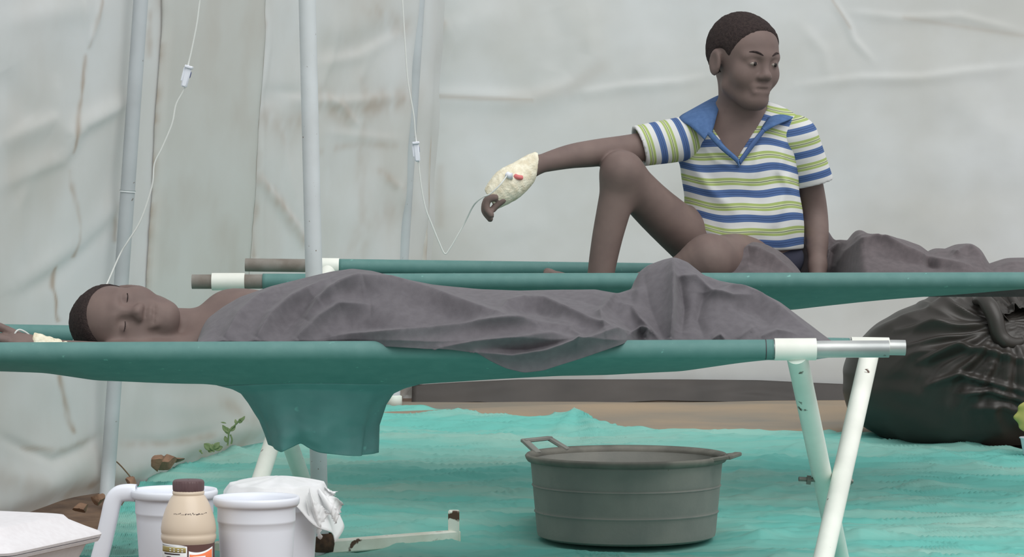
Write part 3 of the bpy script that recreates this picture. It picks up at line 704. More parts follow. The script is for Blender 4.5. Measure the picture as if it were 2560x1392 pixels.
def hair_mesh(lo, hi, c, T, R, r, sc, parent, h=.0035):
    fd = Field(lo, hi, h); fd.ell(T(0, -.014, .031), r(.0785, .1005, .0905), R, .01); fd.ell(T(0, .036, .040), r(.0635, .0525, .052), R, .03)
    n = np.array([0, .84, -.54]); fd.cut(T(0, .068, .056), R @ n, .012)
    for s in (-1, 1): fd.ell(T(s * .079, .004, -.012), r(.02, .030, .040), R, .01, 'sub')
    V, F = fd.mesh(); V = V + .0012 * noise2(V[:, 0] * 60, V[:, 2] * 60 + V[:, 1] * 47, 81, 2, 1.0)[:, None] * (V - c) / np.linalg.norm(V - c, axis=1)[:, None]
    return mk('hair', V, F, M['hair'], parent=parent)
def finger(fd, pts, r0, r1, k=.005):
    n = len(pts); rs = np.linspace(r0, r1, n); fd.chain(pts, rs, k)

LY = 6.62
hc = W(312, 806, 6.60)
lo = np.array([-1.30, 6.33, .37]); hi = np.array([.70, 6.97, .72])
fd = Field(lo, hi, .0045)
T, R, r = head(fd, hc, np.array([.05, -.93, .30]), np.array([-1, -.02, .06]), .97)
sh_top = W(575, 792, 6.66); sh_low = W(545, 875, 6.60); chest = W(640, 835, 6.66)
fd.chain([T(0, -.026, -.04), T(0, -.022, -.09), (sh_top + sh_low) / 2 + [-.03, 0, 0]], [.046, .043, .052], .02)
fd.ell(chest, (.12, .085, .078), None, .04); fd.cap(sh_top, sh_low, .052, .045, .04)
belly = W(900, 850, 6.68); hip = W(1120, 855, 6.68)
fd.cap(chest, belly, .080, .070, .05); fd.cap(belly, hip, .070, .075, .05)
k1 = W(1420, 855, 6.66); a1 = W(1800, 862, 6.70); k2 = W(1440, 865, 6.72); a2 = W(1830, 868, 6.78)
fd.chain([hip, k1, a1], [.066, .045, .030], .03); fd.chain([hip + [0, .05, -.01], k2, a2], [.066, .045, .030], .03)
fd.cap(a1, a1 + [.03, -.04, .055], .026, .018, .02); fd.cap(a2, a2 + [.04, -.03, .05], .026, .018, .02)
# upper arm along the body, lower arm stretched past the head
fd.chain([sh_top, W(740, 812, 6.58), W(900, 838, 6.54)], [.046, .036, .028], .025)
wr = W(120, 872, 6.47); kn = W(40, 853, 6.46)
fd.chain([sh_low, W(380, 893, 6.52), W(300, 893, 6.50), wr], [.042, .034, .031, .020], .025)
fd.cap(wr, kn, .021, .020, .015); fd.ell(kn + [.008, 0, -.004], (.034, .032, .0145), None, .012)
for i in range(4):
    b0 = kn + np.array([-.018, -.024 + .016 * i, .002]); ln = [.030, .034, .032, .025][i]
    finger(fd, [b0, b0 + [-ln, 0, .006], b0 + [-ln * 1.75, 0, -.002], b0 + [-ln * 2.2, 0, -.012]], .0092, .0072)
finger(fd, [kn + [.012, .026, .004], kn + [-.012, .032, .016], kn + [-.040, .030, .030]], .0105, .0082)
V, F = fd.mesh()
lying = mk('person', V, F, M['skin'], base=(float(hc[0]) + .5, 6.64, .40))
tag(lying, 'person with cropped black hair lying under a grey blanket on the near cot', 'person')
hair_mesh(hc - .14, hc + .14, hc, T, R, r, .97, lying)
for s in (-1, 1):     # closed eyes: lash lines
    P = [T(s * .031 + q * .011, .0885 - abs(q) * .0035, -.0075 - .002 * (1 - q * q)) for q in (-1, -.5, 0, .5, 1)]
    mk('eyelash', *tube_vf(P, .0012, 6), M['hair'], parent=lying)
fb = Field(lo, hi, .0045)
fb.chain([W(82, 856, 6.465), W(105, 866, 6.468), W(165, 884, 6.475)], [.0225, .024, .0255], .01)
fb.cut(W(80, 856, 6.465), np.array([-1, 0, .25])); V, F = fb.mesh()
V = V + (.0010 * np.sin(V[:, 0] * 420 + V[:, 2] * 160))[:, None] * np.array([0, -.5, 1])
mk('bandage', V, F, M['bandage'], parent=lying)

# ================================================================== grey blanket over the lying person
nb, mb = 620, 150
pxs_b = np.linspace(494, 2088, nb)
crest = sinterp(pxs_b, [(494, 852), (505, 818), (520, 795), (560, 765), (600, 742), (680, 715), (770, 692), (830, 678), (880, 671), (930, 677), (1000, 696), (1080, 711), (1200, 722), (1300, 726), (1400, 723), (1490, 723), (1545, 734), (1580, 722), (1596, 680), (1620, 662), (1660, 648), (1690, 643), (1720, 655), (1760, 688), (1800, 703), (1850, 712), (1900, 730), (1950, 755), (1990, 785), (2030, 815), (2060, 838), (2088, 858)], 3, 5)
ovr = sstep(860, 1010, pxs_b) * (1 - sstep(1540, 1600, pxs_b))      # where it lies over the rail
bot = sinterp(pxs_b, [(494, 868), (700, 872), (860, 868), (950, 866), (1100, 873), (1190, 884), (1225, 904), (1265, 922), (1310, 932), (1360, 926), (1420, 906), (1500, 880), (1580, 853), (1610, 868), (2088, 868)], 5, 5)
Dfr = 6.262 * ovr + 6.352 * (1 - ovr)
G = np.zeros((nb, mb, 3)); QX = np.zeros((nb, mb)); QY = np.zeros((nb, mb)); t = np.linspace(0, 1, mb); tf = .80
for i in range(nb):
    yb_, yc = bot[i], crest[i]; ry_ = 851 + 3 * (1 - pxs_b[i] / 2560)
    top = min(ry_, yb_ - 1)
    tt = np.clip(t / tf, 0, 1); y = yb_ + (yc - yb_) * tt
    s = np.clip((top - y) / max(top - yc, 4), 0, 1)
    Dm = 6.57
    D = Dfr[i] + (Dm - Dfr[i]) * (.55 * s + .45 * (1 - np.sqrt(np.clip(1 - s ** 2 * .985, 0, 1))))
    bk = np.clip((t - tf) / (1 - tf), 0, 1)
    D = np.where(bk > 0, Dm + .36 * np.sin(bk * math.pi / 2), D)
    P = W(np.full(mb, pxs_b[i]), y, D)
    zback = P[-1, 2] - np.clip(P[-1, 2] - .478, 0.0, .3) * (1 - np.sqrt(np.clip(1 - bk ** 2, 0, 1)))
    P[:, 2] = np.where(bk > 0, zback, P[:, 2])
    xk_ = P[np.searchsorted(t, tf) - 1, 0]; P[:, 0] = np.where(bk > 0, xk_, P[:, 0])
    G[i] = P; QX[i] = pxs_b[i]; QY[i] = np.where(bk > 0, yc - 30 * bk, y)
BL = [  # pixel fold, width, amplitude, sharpness
    ([(830, 735), (900, 705), (980, 708), (1080, 735), (1200, 780), (1290, 808), (1340, 822)], 22, .030, .55), ([(760, 800), (800, 755), (850, 722), (910, 702)], 20, .020, .4),
    ([(1000, 745), (1060, 770), (1200, 815)], 40, -.012, 0), ([(640, 850), (680, 790), (730, 750), (830, 700)], 17, .020, .5), ([(740, 850), (800, 800), (850, 770), (930, 765)], 17, .018, .5), ([(560, 850), (600, 790), (650, 745), (700, 720)], 18, .018, .4), ([(690, 850), (730, 800), (790, 750)], 24, -.012, 0),
    ([(830, 845), (950, 836), (1080, 826), (1200, 815), (1330, 812), (1430, 820)], 14, .022, .6), ([(880, 820), (1000, 812), (1100, 806)], 18, -.010, 0),
    ([(1250, 780), (1270, 757), (1310, 750), (1360, 753), (1430, 785), (1500, 815), (1560, 835)], 15, .026, .6), ([(1290, 775), (1340, 778), (1400, 805)], 16, -.014, 0), ([(1330, 790), (1370, 795), (1420, 812)], 8, .008, .4),
    ([(1100, 870), (1200, 858), (1290, 852), (1380, 840), (1440, 850)], 15, .016, .5), ([(1190, 884), (1280, 895), (1360, 885), (1440, 860), (1540, 832), (1610, 830)], 13, .018, .5), ([(1240, 872), (1320, 872), (1400, 858)], 10, -.010, 0),
    ([(1510, 830), (1500, 780), (1530, 745), (1590, 728)], 14, .020, .5), ([(1555, 760), (1580, 770), (1600, 800), (1650, 850)], 9, .014, .4), ([(1530, 770), (1560, 800), (1600, 840)], 16, -.014, 0),
    ([(1680, 645), (1682, 700), (1682, 780), (1676, 850)], 14, .030, .75), ([(1700, 690), (1712, 760), (1705, 830)], 18, -.022, 0), ([(1610, 680), (1625, 760), (1660, 850)], 20, -.012, 0),
    ([(1690, 690), (1740, 695), (1780, 735), (1830, 745), (1880, 742)], 12, .020, .5), ([(1740, 650), (1780, 700), (1840, 715), (1900, 730)], 10, .010, .4), ([(1760, 730), (1745, 790), (1760, 840)], 22, -.018, 0),
    ([(1790, 735), (1830, 722), (1880, 727), (1930, 760), (1980, 800), (2040, 845)], 15, .022, .5), ([(1840, 765), (1890, 775), (1930, 810)], 22, -.014, 0), ([(1900, 845), (1940, 830), (1990, 838)], 10, .014, .4), ([(1780, 850), (1800, 840), (1812, 850)], 7, .012, .3), ([(1840, 850), (1880, 822), (1885, 835)], 8, .008, .3),
    ([(1380, 735), (1450, 745), (1540, 775)], 18, -.010, 0), ([(1575, 840), (1598, 826), (1618, 832), (1612, 848)], 8, .022, .4), ([(1430, 830), (1450, 845), (1440, 875)], 8, .010, .3)]
dd = .003 * noise2(QX / 200, QY / 160, 91, 3, 1.0)
for pts, wd, amp, sh in BL: dd = dd + fold(QX, QY, pts, wd * (1.0 if pts[0][0] > 1000 else 1.2), amp * (1.5 if pts[0][0] > 1000 else 1.9), sh, 1.3)
dd = dd * np.clip((QY - crest[:, None]) / 14 + .25, .0, 1) * (1 - np.clip((t[None] - tf) / .05, 0, 1))
G[..., 1] -= dd * .9; G[..., 2] += dd * .35
blk = mk('blanket', G.reshape(-1, 3), grid_faces(nb, mb), M['blanket'], solid=.003)
tag(blk, 'grey fleece blanket draped over the lying person, corner hanging over the near cot rail', 'blanket', 'grey blankets')

# ================================================================== seated child on the far cot
BH = .0042
lo = np.array([-.115, 7.36, .50]); hi = np.array([.90, 8.12, 1.34])
def limb(px, py, D): return W(px, py, D)
body = Field(lo, hi, BH)
hcen = W(1858, 152, 7.80); a_ = math.radians(33)
T, R, r = head(body, hcen, np.array([math.sin(a_), -math.cos(a_), -.06]), np.array([.02, .02, 1]), 1.0)
nb0 = W(1848, 318, 7.85)
body.chain([T(0, -.026, -.04), T(0, -.022, -.085), nb0], [.046, .043, .054], .018)
pel = W(1868, 640, 7.90); che = W(1848, 430, 7.86)
def torso(fd, g=0.0):
    fd.ell(W(1850, 420, 7.86), (.140 + g, .088 + g, .135 + g), None, .05)
    fd.ell(W(1858, 540, 7.87), (.128 + g, .088 + g, .13 + g), None, .05)
    fd.ell(pel, (.135 + g, .095 + g, .085 + g), None, .05)
    fd.chain([W(1718, 345, 7.86), W(1780, 315, 7.86), W(1850, 305, 7.86), W(1925, 312, 7.86), W(1985, 345, 7.86)], [.043 + g, .046 + g, .05 + g, .046 + g, .043 + g], .035)
torso(body)
s1, e1_, w1 = W(1712, 345, 7.83), W(1492, 382, 7.70), W(1338, 413, 7.60)
s2, e2_, w2 = W(1995, 350, 7.85), W(2034, 520, 7.93), W(2044, 665, 7.86)
body.chain([s2, W(2018, 440, 7.90), e2_, W(2042, 590, 7.90), w2], [.043, .036, .034, .030, .021], .02)
body.chain([w2, W(2044, 700, 7.84)], [.022, .022], .015)
for i in range(4):
    b0 = W(2044, 706, 7.83) + np.array([-.022 + .015 * i, -.012, 0.004]); finger(body, [b0, b0 + [-.006 + .004 * i, -.03, -.004], b0 + [-.008 + .006 * i, -.055, -.012]], .0088, .0072)
finger(body, [W(2038, 695, 7.84), W(2012, 706, 7.82), W(2000, 712, 7.80)], .0105, .0085)
kr = W(1556, 434, 7.68); an = W(1500, 722, 7.68)
body.chain([kr, W(1533, 530, 7.68), W(1517, 600, 7.68), W(1503, 680, 7.68), an], [.047, .041, .037, .033, .031], .03)
body.chain([kr, W(1644, 526, 7.77), W(1780, 640, 7.88)], [.049, .056, .070], .03)
body.ell(kr + [-.004, -.022, .008], (.036, .032, .036), None, .03)
body.chain([an + [0, 0, -.01], W(1450, 718, 7.68), W(1395, 695, 7.68)], [.030, .024, .017], .02)
for i in range(5):
    tb = W(1397, 694, 7.68) + np.array([0, -.030 + .014 * i, 0]); finger(body, [tb, tb + [-.020 - (.006 if i == 4 else 0), 0, .014], tb + [-.030, 0, .010]], .0105 if i == 4 else .0085, .008)
kl = W(1772, 650, 7.62)
body.chain([W(1905, 655, 7.90), kl], [.078, .058], .03); body.chain([kl, W(1690, 690, 7.64), W(1610, 712, 7.68)], [.056, .043, .030], .03)
body.chain([W(1610, 712, 7.68), W(1570, 720, 7.64), W(1540, 722, 7.62)], [.028, .022, .016], .02)
# right arm over the knee, hand under the bandage, fingers curling down
body.chain([s1, W(1600, 368, 7.76), e1_, W(1420, 392, 7.66), w1], [.043, .036, .0335, .029, .0205], .006)
kn = W(1238, 490, 7.55); palm = W(1288, 452, 7.575)
body.cap(w1, palm, .021, .026, .015); body.ell((palm + kn) / 2, (.045, .036, .022), frame(kn - palm, (0, .2, 1)), .015)
for i in range(4):
    z_ = -.024 + .016 * i; ln = [.88, 1, .97, .8][3 - i]
    b0 = kn + np.array([.000, z_, -.003])
    P = [b0, b0 + np.array([-.020, 0, -.006]) * ln, b0 + np.array([-.026, 0, -.032]) * ln, b0 + np.array([-.012, -.002, -.052]) * ln]
    finger(body, P, .0092, .0076, .004)
finger(body, [W(1256, 500, 7.535), W(1242, 512, 7.535), W(1232, 524, 7.535)], .0095, .0080)
V, F = body.mesh()
boy = mk('person', V, F, M['skin'], base=(float(pel[0]), 7.86, float(pel[2]) - .085))
tag(boy, 'barefoot child in striped polo shirt sitting on the far cot, bandaged hand over raised knee', 'person')
hair_mesh(hcen - .15, hcen + .15, hcen, T, R, r, 1.0, boy)
def sphere_vf(c, rad, R_=None, nu=16, nv=10):
    th = np.arange(nu) / nu * 2 * math.pi; ph = np.linspace(.02, math.pi - .02, nv); Tt, Pp = np.meshgrid(th, ph, indexing='ij')
    V = np.stack([np.sin(Pp) * np.cos(Tt), np.sin(Pp) * np.sin(Tt), np.cos(Pp)], -1).reshape(-1, 3) * np.asarray(rad, float)
    if R_ is not None: V = V @ np.asarray(R_).T
    return V + np.asarray(c, float), grid_faces(nu, nv, wu=True)[:, ::-1]
for s in (-1, 1):
    ey = mk('eye', *sphere_vf(T(s * .031, .0812, -.006), np.array([.0118, .0095, .0060]) * 1.0, R), M['eye'], parent=boy)
    mk('iris', *sphere_vf(T(s * .0315 + .001, .0889, -.0062), np.array([.0052, .0028, .0052]) * 1.0, R), M['iris'], parent=ey)
    P = [T(s * (.014 + .036 * q), .0985 - .022 * q ** 1.5, .0150 + .008 * math.sin(q * 2.6)) for q in np.linspace(0, 1, 7)]
    mk('eyebrow', *tube_vf(P, [.001, .0022, .0026, .0026, .0024, .002, .001], 8), M['hair'], parent=boy)

# shirt
PER = .0605
def stripe_z(V):
    zz = V[:, 2] + .05 * (V[:, 0] - .55) + .006 * np.sin(V[:, 0] * 22 + 1.3 + V[:, 2] * 9) + .003 * np.sin(V[:, 0] * 47 + V[:, 2] * 20)
    z0 = W(1850, 428, 7.77)[2]
    return (zz - z0) / PER + 50.0
sf = Field(lo, hi, BH); torso(sf, .008)
sf.ell(W(1860, 560, 7.87), (.138, .104, .10), None, .05)
sf.cut(W(1860, 628, 7.87), np.array([0.04, 0, -1]))
sf.cap(W(1846, 318, 7.86), W(1850, 200, 7.83), .064, .072, .006, 'sub')
vt = W(1838, 405, 7.76)                                     # V neckline: wedge removed from the front
sl, P = sf.sub(W(1740, 200, 7.6), W(1960, 430, 7.86) + [0, -.015, 0] if False else np.array([W(1960, 200, 7.6)[0], 7.82, W(1850, 240, 7.8)[2]]))
lo_v = np.array([W(1740, 200, 7.6)[0], 7.6, vt[2]]); hi_v = np.array([W(1960, 200, 7.6)[0], 7.83, W(1850, 240, 7.8)[2]])
sl, P = sf.sub(lo_v, hi_v)
zz = P[..., 2] - vt[2]; xl = vt[0] - zz * .62; xr = vt[0] + zz * .62
wedge = np.maximum(np.maximum(xl - P[..., 0], P[..., 0] - xr), P[..., 1] - 7.825) * .85
sf.put(sl, wedge, .003, 'sub')
V, F = sf.mesh()
wrk = .006 * noise2(V[:, 0] * 5, V[:, 2] * 4, 101, 3, 1.0) * sstep(.95, .8, V[:, 2])
fr_ = V[:, 1] < 7.86
dv_ = np.zeros_like(V); dv_[:, 1] = np.where(fr_, -wrk, wrk)
for pts, wd, amp in [([(1720, 400), (1780, 480), (1830, 520)], 14, .008), ([(1960, 350), (1950, 430), (1990, 500)], 12, .009), ([(1900, 350), (1890, 420), (1870, 470)], 12, .007), ([(1740, 340), (1790, 400), (1838, 420)], 9, .006), ([(1720, 560), (1800, 590), (1900, 580)], 14, .006), ([(1980, 420), (1960, 480), (1940, 560)], 12, .008), ([(1700, 330), (1690, 390), (1710, 440)], 10, .008)]:
    q_x, q_y = proj(V); dv_[:, 1] -= np.where(fr_, fold(q_x, q_y, pts, wd, amp), 0)
shirt = mk('polo_shirt', V + dv_, F, M['stripes'], parent=boy, attr={'stripe': stripe_z(V)})
tag(shirt, 'white polo shirt with blue and green stripes')
def sleeve(a, b, r1, r2, frac, n_, ph):
    f2 = Field(lo, hi, BH); a = np.asarray(a); e = a + (b - a) * frac
    far = a + (b - a) * (frac + .12)
    f2.cap(a, far, r1, r2, .005); t_ = (b - a) / np.linalg.norm(b - a)
    n_ = np.asarray(n_, float); f2.cut(e, n_, .003)
    f2.cap(e - t_ * .004, far + t_ * .05, r2 - .008, r2 - .008, .003, 'sub')
    V, F = f2.mesh(); s = ((V - e) @ (-(n_ / np.linalg.norm(n_)))) / PER + ph
    q = noise2(V[:, 0] * 7, V[:, 2] * 7, 105, 2, 1.0) * .003
    return mk('sleeve', V + q[:, None] * np.array([0, -1, .3]), F, M['stripes'], parent=shirt, attr={'stripe': s + 40})
sleeve(W(1722, 345, 7.84), W(1492, 382, 7.70), .056, .050, .55, np.array([-1, -.2, .10 - .42]), .30)
sleeve(W(1988, 345, 7.855), W(2040, 500, 7.92), .058, .058, .74, np.array([.22, .1, -1]), .75)
# collar wings, built as two folded strips around the neck
def strip(name, A, B, m, par, th=.004, n=14):
    A = catmull(A, n); B = catmull(B, n); k = 8; G = np.stack([A + (B - A) * q + np.array([0, -.006 * math.sin(q * math.pi), .004 * math.sin(q * math.pi)]) for q in np.linspace(0, 1, k)], 1)
    return mk(name, G.reshape(-1, 3), grid_faces(len(A), k), m, parent=par, solid=th)
neck = [W(1905, 258, 7.93), W(1850, 236, 7.945), W(1806, 238, 7.90), W(1800, 262, 7.83), W(1788, 300, 7.79), W(1778, 330, 7.772)]
outr = [W(1890, 290, 7.95), W(1820, 272, 7.955), W(1752, 272, 7.90), W(1700, 296, 7.82), W(1728, 318, 7.775), W(1762, 350, 7.757)]
strip('collar', neck, outr, M['collar'], shirt)
neck = [W(1850, 236, 7.945), W(1905, 245, 7.93), W(1925, 268, 7.88), W(1922, 290, 7.81), W(1908, 312, 7.785), W(1902, 322, 7.775)]
outr = [W(1850, 272, 7.955), W(1930, 272, 7.95), W(1968, 282, 7.90), W(1984, 292, 7.83), W(1950, 308, 7.775), W(1912, 330, 7.765)]
strip('collar', neck, outr, M['collar'], shirt)
strip('placket', [W(1766, 335, 7.756), W(1800, 372, 7.752), W(1838, 404, 7.752), W(1846, 418, 7.752)], [W(1782, 330, 7.764), W(1814, 366, 7.760), W(1846, 396, 7.758), W(1850, 414, 7.756)], M['collar'], shirt, .003)
strip('placket', [W(1902, 325, 7.766), W(1880, 352, 7.760), W(1852, 392, 7.758), W(1846, 402, 7.757)], [W(1912, 330, 7.764), W(1892, 358, 7.757), W(1860, 400, 7.755), W(1852, 412, 7.755)], M['stripes'], shirt, .003)
# dark shorts just showing at the hip
shf = Field(lo, hi, BH); shf.ell(pel + [0, 0, -.005], (.143, .103, .078), None, .03); shf.cap(W(1900, 655, 7.90), W(1850, 655, 7.80), .084, .078, .03)
shf.cut(W(1860, 618, 7.9), np.array([0, 0, 1])); V, F = shf.mesh(); mk('shorts', V, F, M['shorts'], parent=boy)
# bandage round the hand with its taped cannula
fb = Field(lo, hi, .0036)
fb.chain([W(1352, 406, 7.605), W(1330, 414, 7.600), W(1300, 440, 7.585), W(1270, 462, 7.565), W(1242, 486, 7.555)], [.0285, .0285, .036, .041, .031], .012)
fb.cut(W(1338, 410, 7.605), np.array([1, .3, -.12])); fb.cap(W(1245, 484, 7.555), W(1234, 494, 7.555), .031, .027, .01); fb.cut(W(1226, 500, 7.55), np.array([-1, 0, -.62]))
V, F = fb.mesh(); ax_ = np.array([-.75, 0, -.6]); V = V + (.0005 * np.sin(V @ ax_ * 420 + 9 * V[:, 1] * 8) + .0008 * noise2(V[:, 0] * 50, V[:, 2] * 50, 111, 2, 1.0))[:, None] * np.array([.3, -.8, .5])
bnd = mk('bandage', V, F, M['bandage'], parent=boy)
hub = mk('cannula_hub', *tube_vf([W(1268, 436, 7.530), W(1275, 440, 7.524), W(1282, 440, 7.524)], .0075, 14), M['plastic_white'], parent=bnd)
mk('cannula_cap', *tube_vf(catmull([W(1288, 440, 7.535), W(1296, 443, 7.530), W(1304, 444, 7.536)], 3), .0058, 12), M['blood'], parent=bnd)

# ================================================================== grey blanket heaped beside the child
def heap(cols, crest_pts, bot_y, Dfront, Dcrest, Dback, folds, nb, mb, tf=.75, seed=1, zfloor=.56):
    crest = sinterp(cols, crest_pts, 5, 4); t = np.linspace(0, 1, mb); G = np.zeros((nb, mb, 3)); QX = np.zeros((nb, mb)); QY = QX.copy()
    for i in range(nb):
        yc = min(crest[i], bot_y - 2); tt = np.clip(t / tf, 0, 1); y = bot_y + (yc - bot_y) * tt
        df, dc, dk = Dfront(cols[i]), Dcrest(cols[i]), Dback(cols[i]); s = tt
        D = df + (dc - df) * (.5 * s + .5 * (1 - np.sqrt(np.clip(1 - s ** 2 * .985, 0, 1)))); bk = np.clip((t - tf) / (1 - tf), 0, 1)
        D = np.where(bk > 0, dc + (dk - dc) * np.sin(bk * math.pi / 2), D); P = W(np.full(mb, cols[i]), y, D)
        j = np.searchsorted(t, tf) - 1
        P[:, 2] = np.where(bk > 0, P[j, 2] - max(P[j, 2] - zfloor, 0) * (1 - np.sqrt(np.clip(1 - bk ** 2, 0, 1))), P[:, 2]); P[:, 0] = np.where(bk > 0, P[j, 0], P[:, 0])
        G[i] = P; QX[i] = cols[i]; QY[i] = np.where(bk > 0, yc - 20 * bk, y)
    dd = .003 * noise2(QX / 120, QY / 100, seed, 3, 1.0)
    for pts, wd, amp, sh in folds: dd = dd + fold(QX, QY, pts, wd, amp * 1.6, sh, 1.3)
    dd = dd * np.clip((QY - crest[:, None]) / 14 + .15, 0, 1) * (1 - np.clip((t[None] - tf) / .05, 0, 1))
    G[..., 1] -= dd * .9; G[..., 2] += dd * .3
    return G.reshape(-1, 3), grid_faces(nb, mb)
cols = np.linspace(1940, 2668, 340)
V, F = heap(cols, [(1940, 640), (1955, 612), (1985, 590), (2020, 575), (2065, 566), (2085, 600), (2100, 598), (2126, 600), (2150, 571), (2175, 586), (2200, 592), (2230, 591), (2260, 598), (2300, 612), (2326, 632), (2345, 620), (2372, 622), (2400, 610), (2430, 608), (2452, 622), (2476, 664), (2500, 655), (2530, 645), (2570, 644), (2620, 655), (2668, 684)],
    698, lambda p: 7.94 - .36 * float(sstep(2070, 2170, p)), lambda p: 8.00 - .14 * float(sstep(2070, 2150, p)), lambda p: 8.10, [
    ([(2085, 670), (2110, 635), (2150, 605), (2200, 600), (2260, 625), (2330, 650), (2420, 665)], 16, .028, .5), ([(2130, 600), (2160, 590), (2190, 600), (2270, 608)], 8, .014, .4), ([(2200, 640), (2280, 655), (2380, 672)], 18, -.012, 0),
    ([(2330, 640), (2345, 625), (2370, 625), (2400, 640)], 7, .014, .4), ([(2380, 640), (2420, 615), (2450, 640), (2470, 672)], 12, .020, .5), ([(2060, 680), (2072, 630), (2100, 606)], 10, .014, .4), ([(2480, 680), (2500, 662), (2560, 655)], 9, .014, .4),
    ([(1960, 670), (1985, 620), (2010, 600)], 10, .012, .3), ([(2310, 640), (2322, 660), (2350, 670)], 8, -.014, 0)], 340, 90, seed=121)
bl2 = mk('blanket', V, F, M['blanket2'], solid=.003)
tag(bl2, 'brownish grey blanket bunched up on the far cot behind and over the seated child', 'blanket', 'grey blankets')
cols = np.linspace(1772, 2012, 150)
V, F = heap(cols, [(1772, 700), (1790, 676), (1820, 648), (1850, 622), (1870, 606), (1890, 604), (1920, 612), (1950, 628), (1975, 648), (2000, 676), (2012, 700)],
    706, lambda p: 7.555, lambda p: 7.74, lambda p: 7.86, [([(1800, 690), (1840, 640), (1868, 618), (1900, 625)], 12, .016, .5), ([(1880, 615), (1930, 640), (1985, 685)], 12, .014, .5), ([(1830, 690), (1870, 650), (1930, 670)], 18, -.012, 0)], 150, 80, seed=122, zfloor=.60)
mk('lap_fold', V, F, M['blanket2'], parent=bl2, solid=.003)

# ================================================================== bucket
zb0 = float(zg(BX, BY)) + .004
ztop = W(1572, 1138, BY)[2]; Hb = ztop - zb0
pr = [(0, .006), (BR0 - .012, .006), (BR0, .012)]
def rad(z): return BR0 + (BR1 - .012 - BR0) * (z / Hb)
for zz in np.linspace(.02, Hb - .02, 26):
    pr.append((rad(zz), zz))
    for rz_ in (Hb * .33, Hb * .66):
        pass
pr += [(rad(Hb) + .002, Hb - .012), (BR1 - .004, Hb - .008)]
prb = sorted(pr[3:-2] + [(rad(q) + o, q + e) for q in (Hb * .345, Hb * .655) for o, e in ((0, -.003), (.0022, -.001), (.0022, .001), (0, .003))], key=lambda a: a[1])
prof = pr[:3] + prb + [(rad(Hb), Hb - .014)] + [(rad(Hb) - .004, Hb - .004), (rad(Hb) - .006, Hb - .02)] + [(rad(z) - .006, z) for z in np.linspace(Hb - .03, .02, 8)] + [(BR0 - .02, .012), (0, .012)]
bk = empty('bucket', (BX, BY, zb0)); tag(bk, 'round grey rubber bucket with two rim handles on the tarp under the far cot', 'bucket')
mk('tub', *lathe_vf(prof, (BX, BY, zb0), 96), M['bucket'], parent=bk, smooth=50)
rimp = [(rad(Hb) - .004, Hb - .012), (rad(Hb) + .006, Hb - .012), (BR1 - .002, Hb - .006), (BR1, Hb), (BR1 - .004, Hb + .005), (rad(Hb) + .002, Hb + .002), (rad(Hb) - .007, Hb - .004), (rad(Hb) - .004, Hb - .012)]
mk('rim', *lathe_vf(rimp, (BX, BY, zb0), 96), M['bucket_rim'], parent=bk)
def handle(c_ang, lift, outw):
    ca = math.radians(c_ang); rd = np.array([math.cos(ca), math.sin(ca), 0]); tg = np.array([-math.sin(ca), math.cos(ca), 0]); c0 = np.array([BX, BY, zb0 + Hb]) + rd * (BR1 - .018)
    hw = .058
    a0 = c0 - tg * hw; a1 = c0 - tg * (hw * .82) + rd * outw + [0, 0, lift]; b1 = c0 + tg * (hw * .82) + rd * outw + [0, 0, lift]; b0 = c0 + tg * hw
    return merge(bar_vf(a0 - (a1 - a0) * .1, a1 + (a1 - a0) * .05, .018, .009, bev=.2), bar_vf(a1 - tg * .006, b1 + tg * .006, .018, .009, bev=.2), bar_vf(b1 + (b1 - b0) * .05, b0 - (b1 - b0) * .1, .018, .009, bev=.2))
mk('handle', *handle(142, .024, .045), M['bucket'], parent=bk, smooth=30)
mk('handle', *handle(-18, .006, .036), M['bucket_rim'], parent=bk, smooth=30)

# ================================================================== black bin bag
bc = W(2462, 938, 8.93); nu_, nv_ = 360, 220
th = np.arange(nu_) / nu_ * 2 * math.pi; ph = np.linspace(.01, math.pi - .01, nv_); TH, PH = np.meshgrid(th, ph, indexing='ij')
sg = lambda a, p: np.sign(a) * np.abs(a) ** p
dx = sg(np.sin(PH), .85) * sg(np.cos(TH), .9); dy = sg(np.sin(PH), .85) * sg(np.sin(TH), .9); dz = sg(np.cos(PH), .9)
RX, RY, RZ = .396, .25, .228
V = np.stack([bc[0] + RX * dx, bc[1] + RY * dy, bc[2] + RZ * dz], -1)
low = np.clip(-dz, 0, 1); V[..., 0] += low * .04 * np.cos(TH)
V[..., 2] -= .03 * np.clip(-dx - .2, 0, 1) * (dz > 0) * dz
qx, qy = proj(V.reshape(-1, 3)); qx = qx.reshape(TH.shape); qy = qy.reshape(TH.shape); frnt = V[..., 1] < bc[1]
kx, ky = 2515., 800.
ang = np.arctan2(qy - ky, qx - kx); rr = np.hypot(qx - kx, qy - ky)
rad_w = sstep(30, 110, rr) * (1 - np.abs(np.sin(ang * 9 + .9 * np.sin(rr / 55) + 1.0))) * np.exp(-((rr - 120) / 150) ** 2) * .020 + (1 - np.abs(np.sin(ang * 17 + 1.4 * np.sin(rr / 40)))) * np.exp(-((rr - 150) / 130) ** 2) * .008
dd = np.where(frnt, rad_w, .4 * rad_w) + .010 * noise2(V[..., 0] * 2.2, V[..., 2] * 2.6, 131, 3, 1.2)
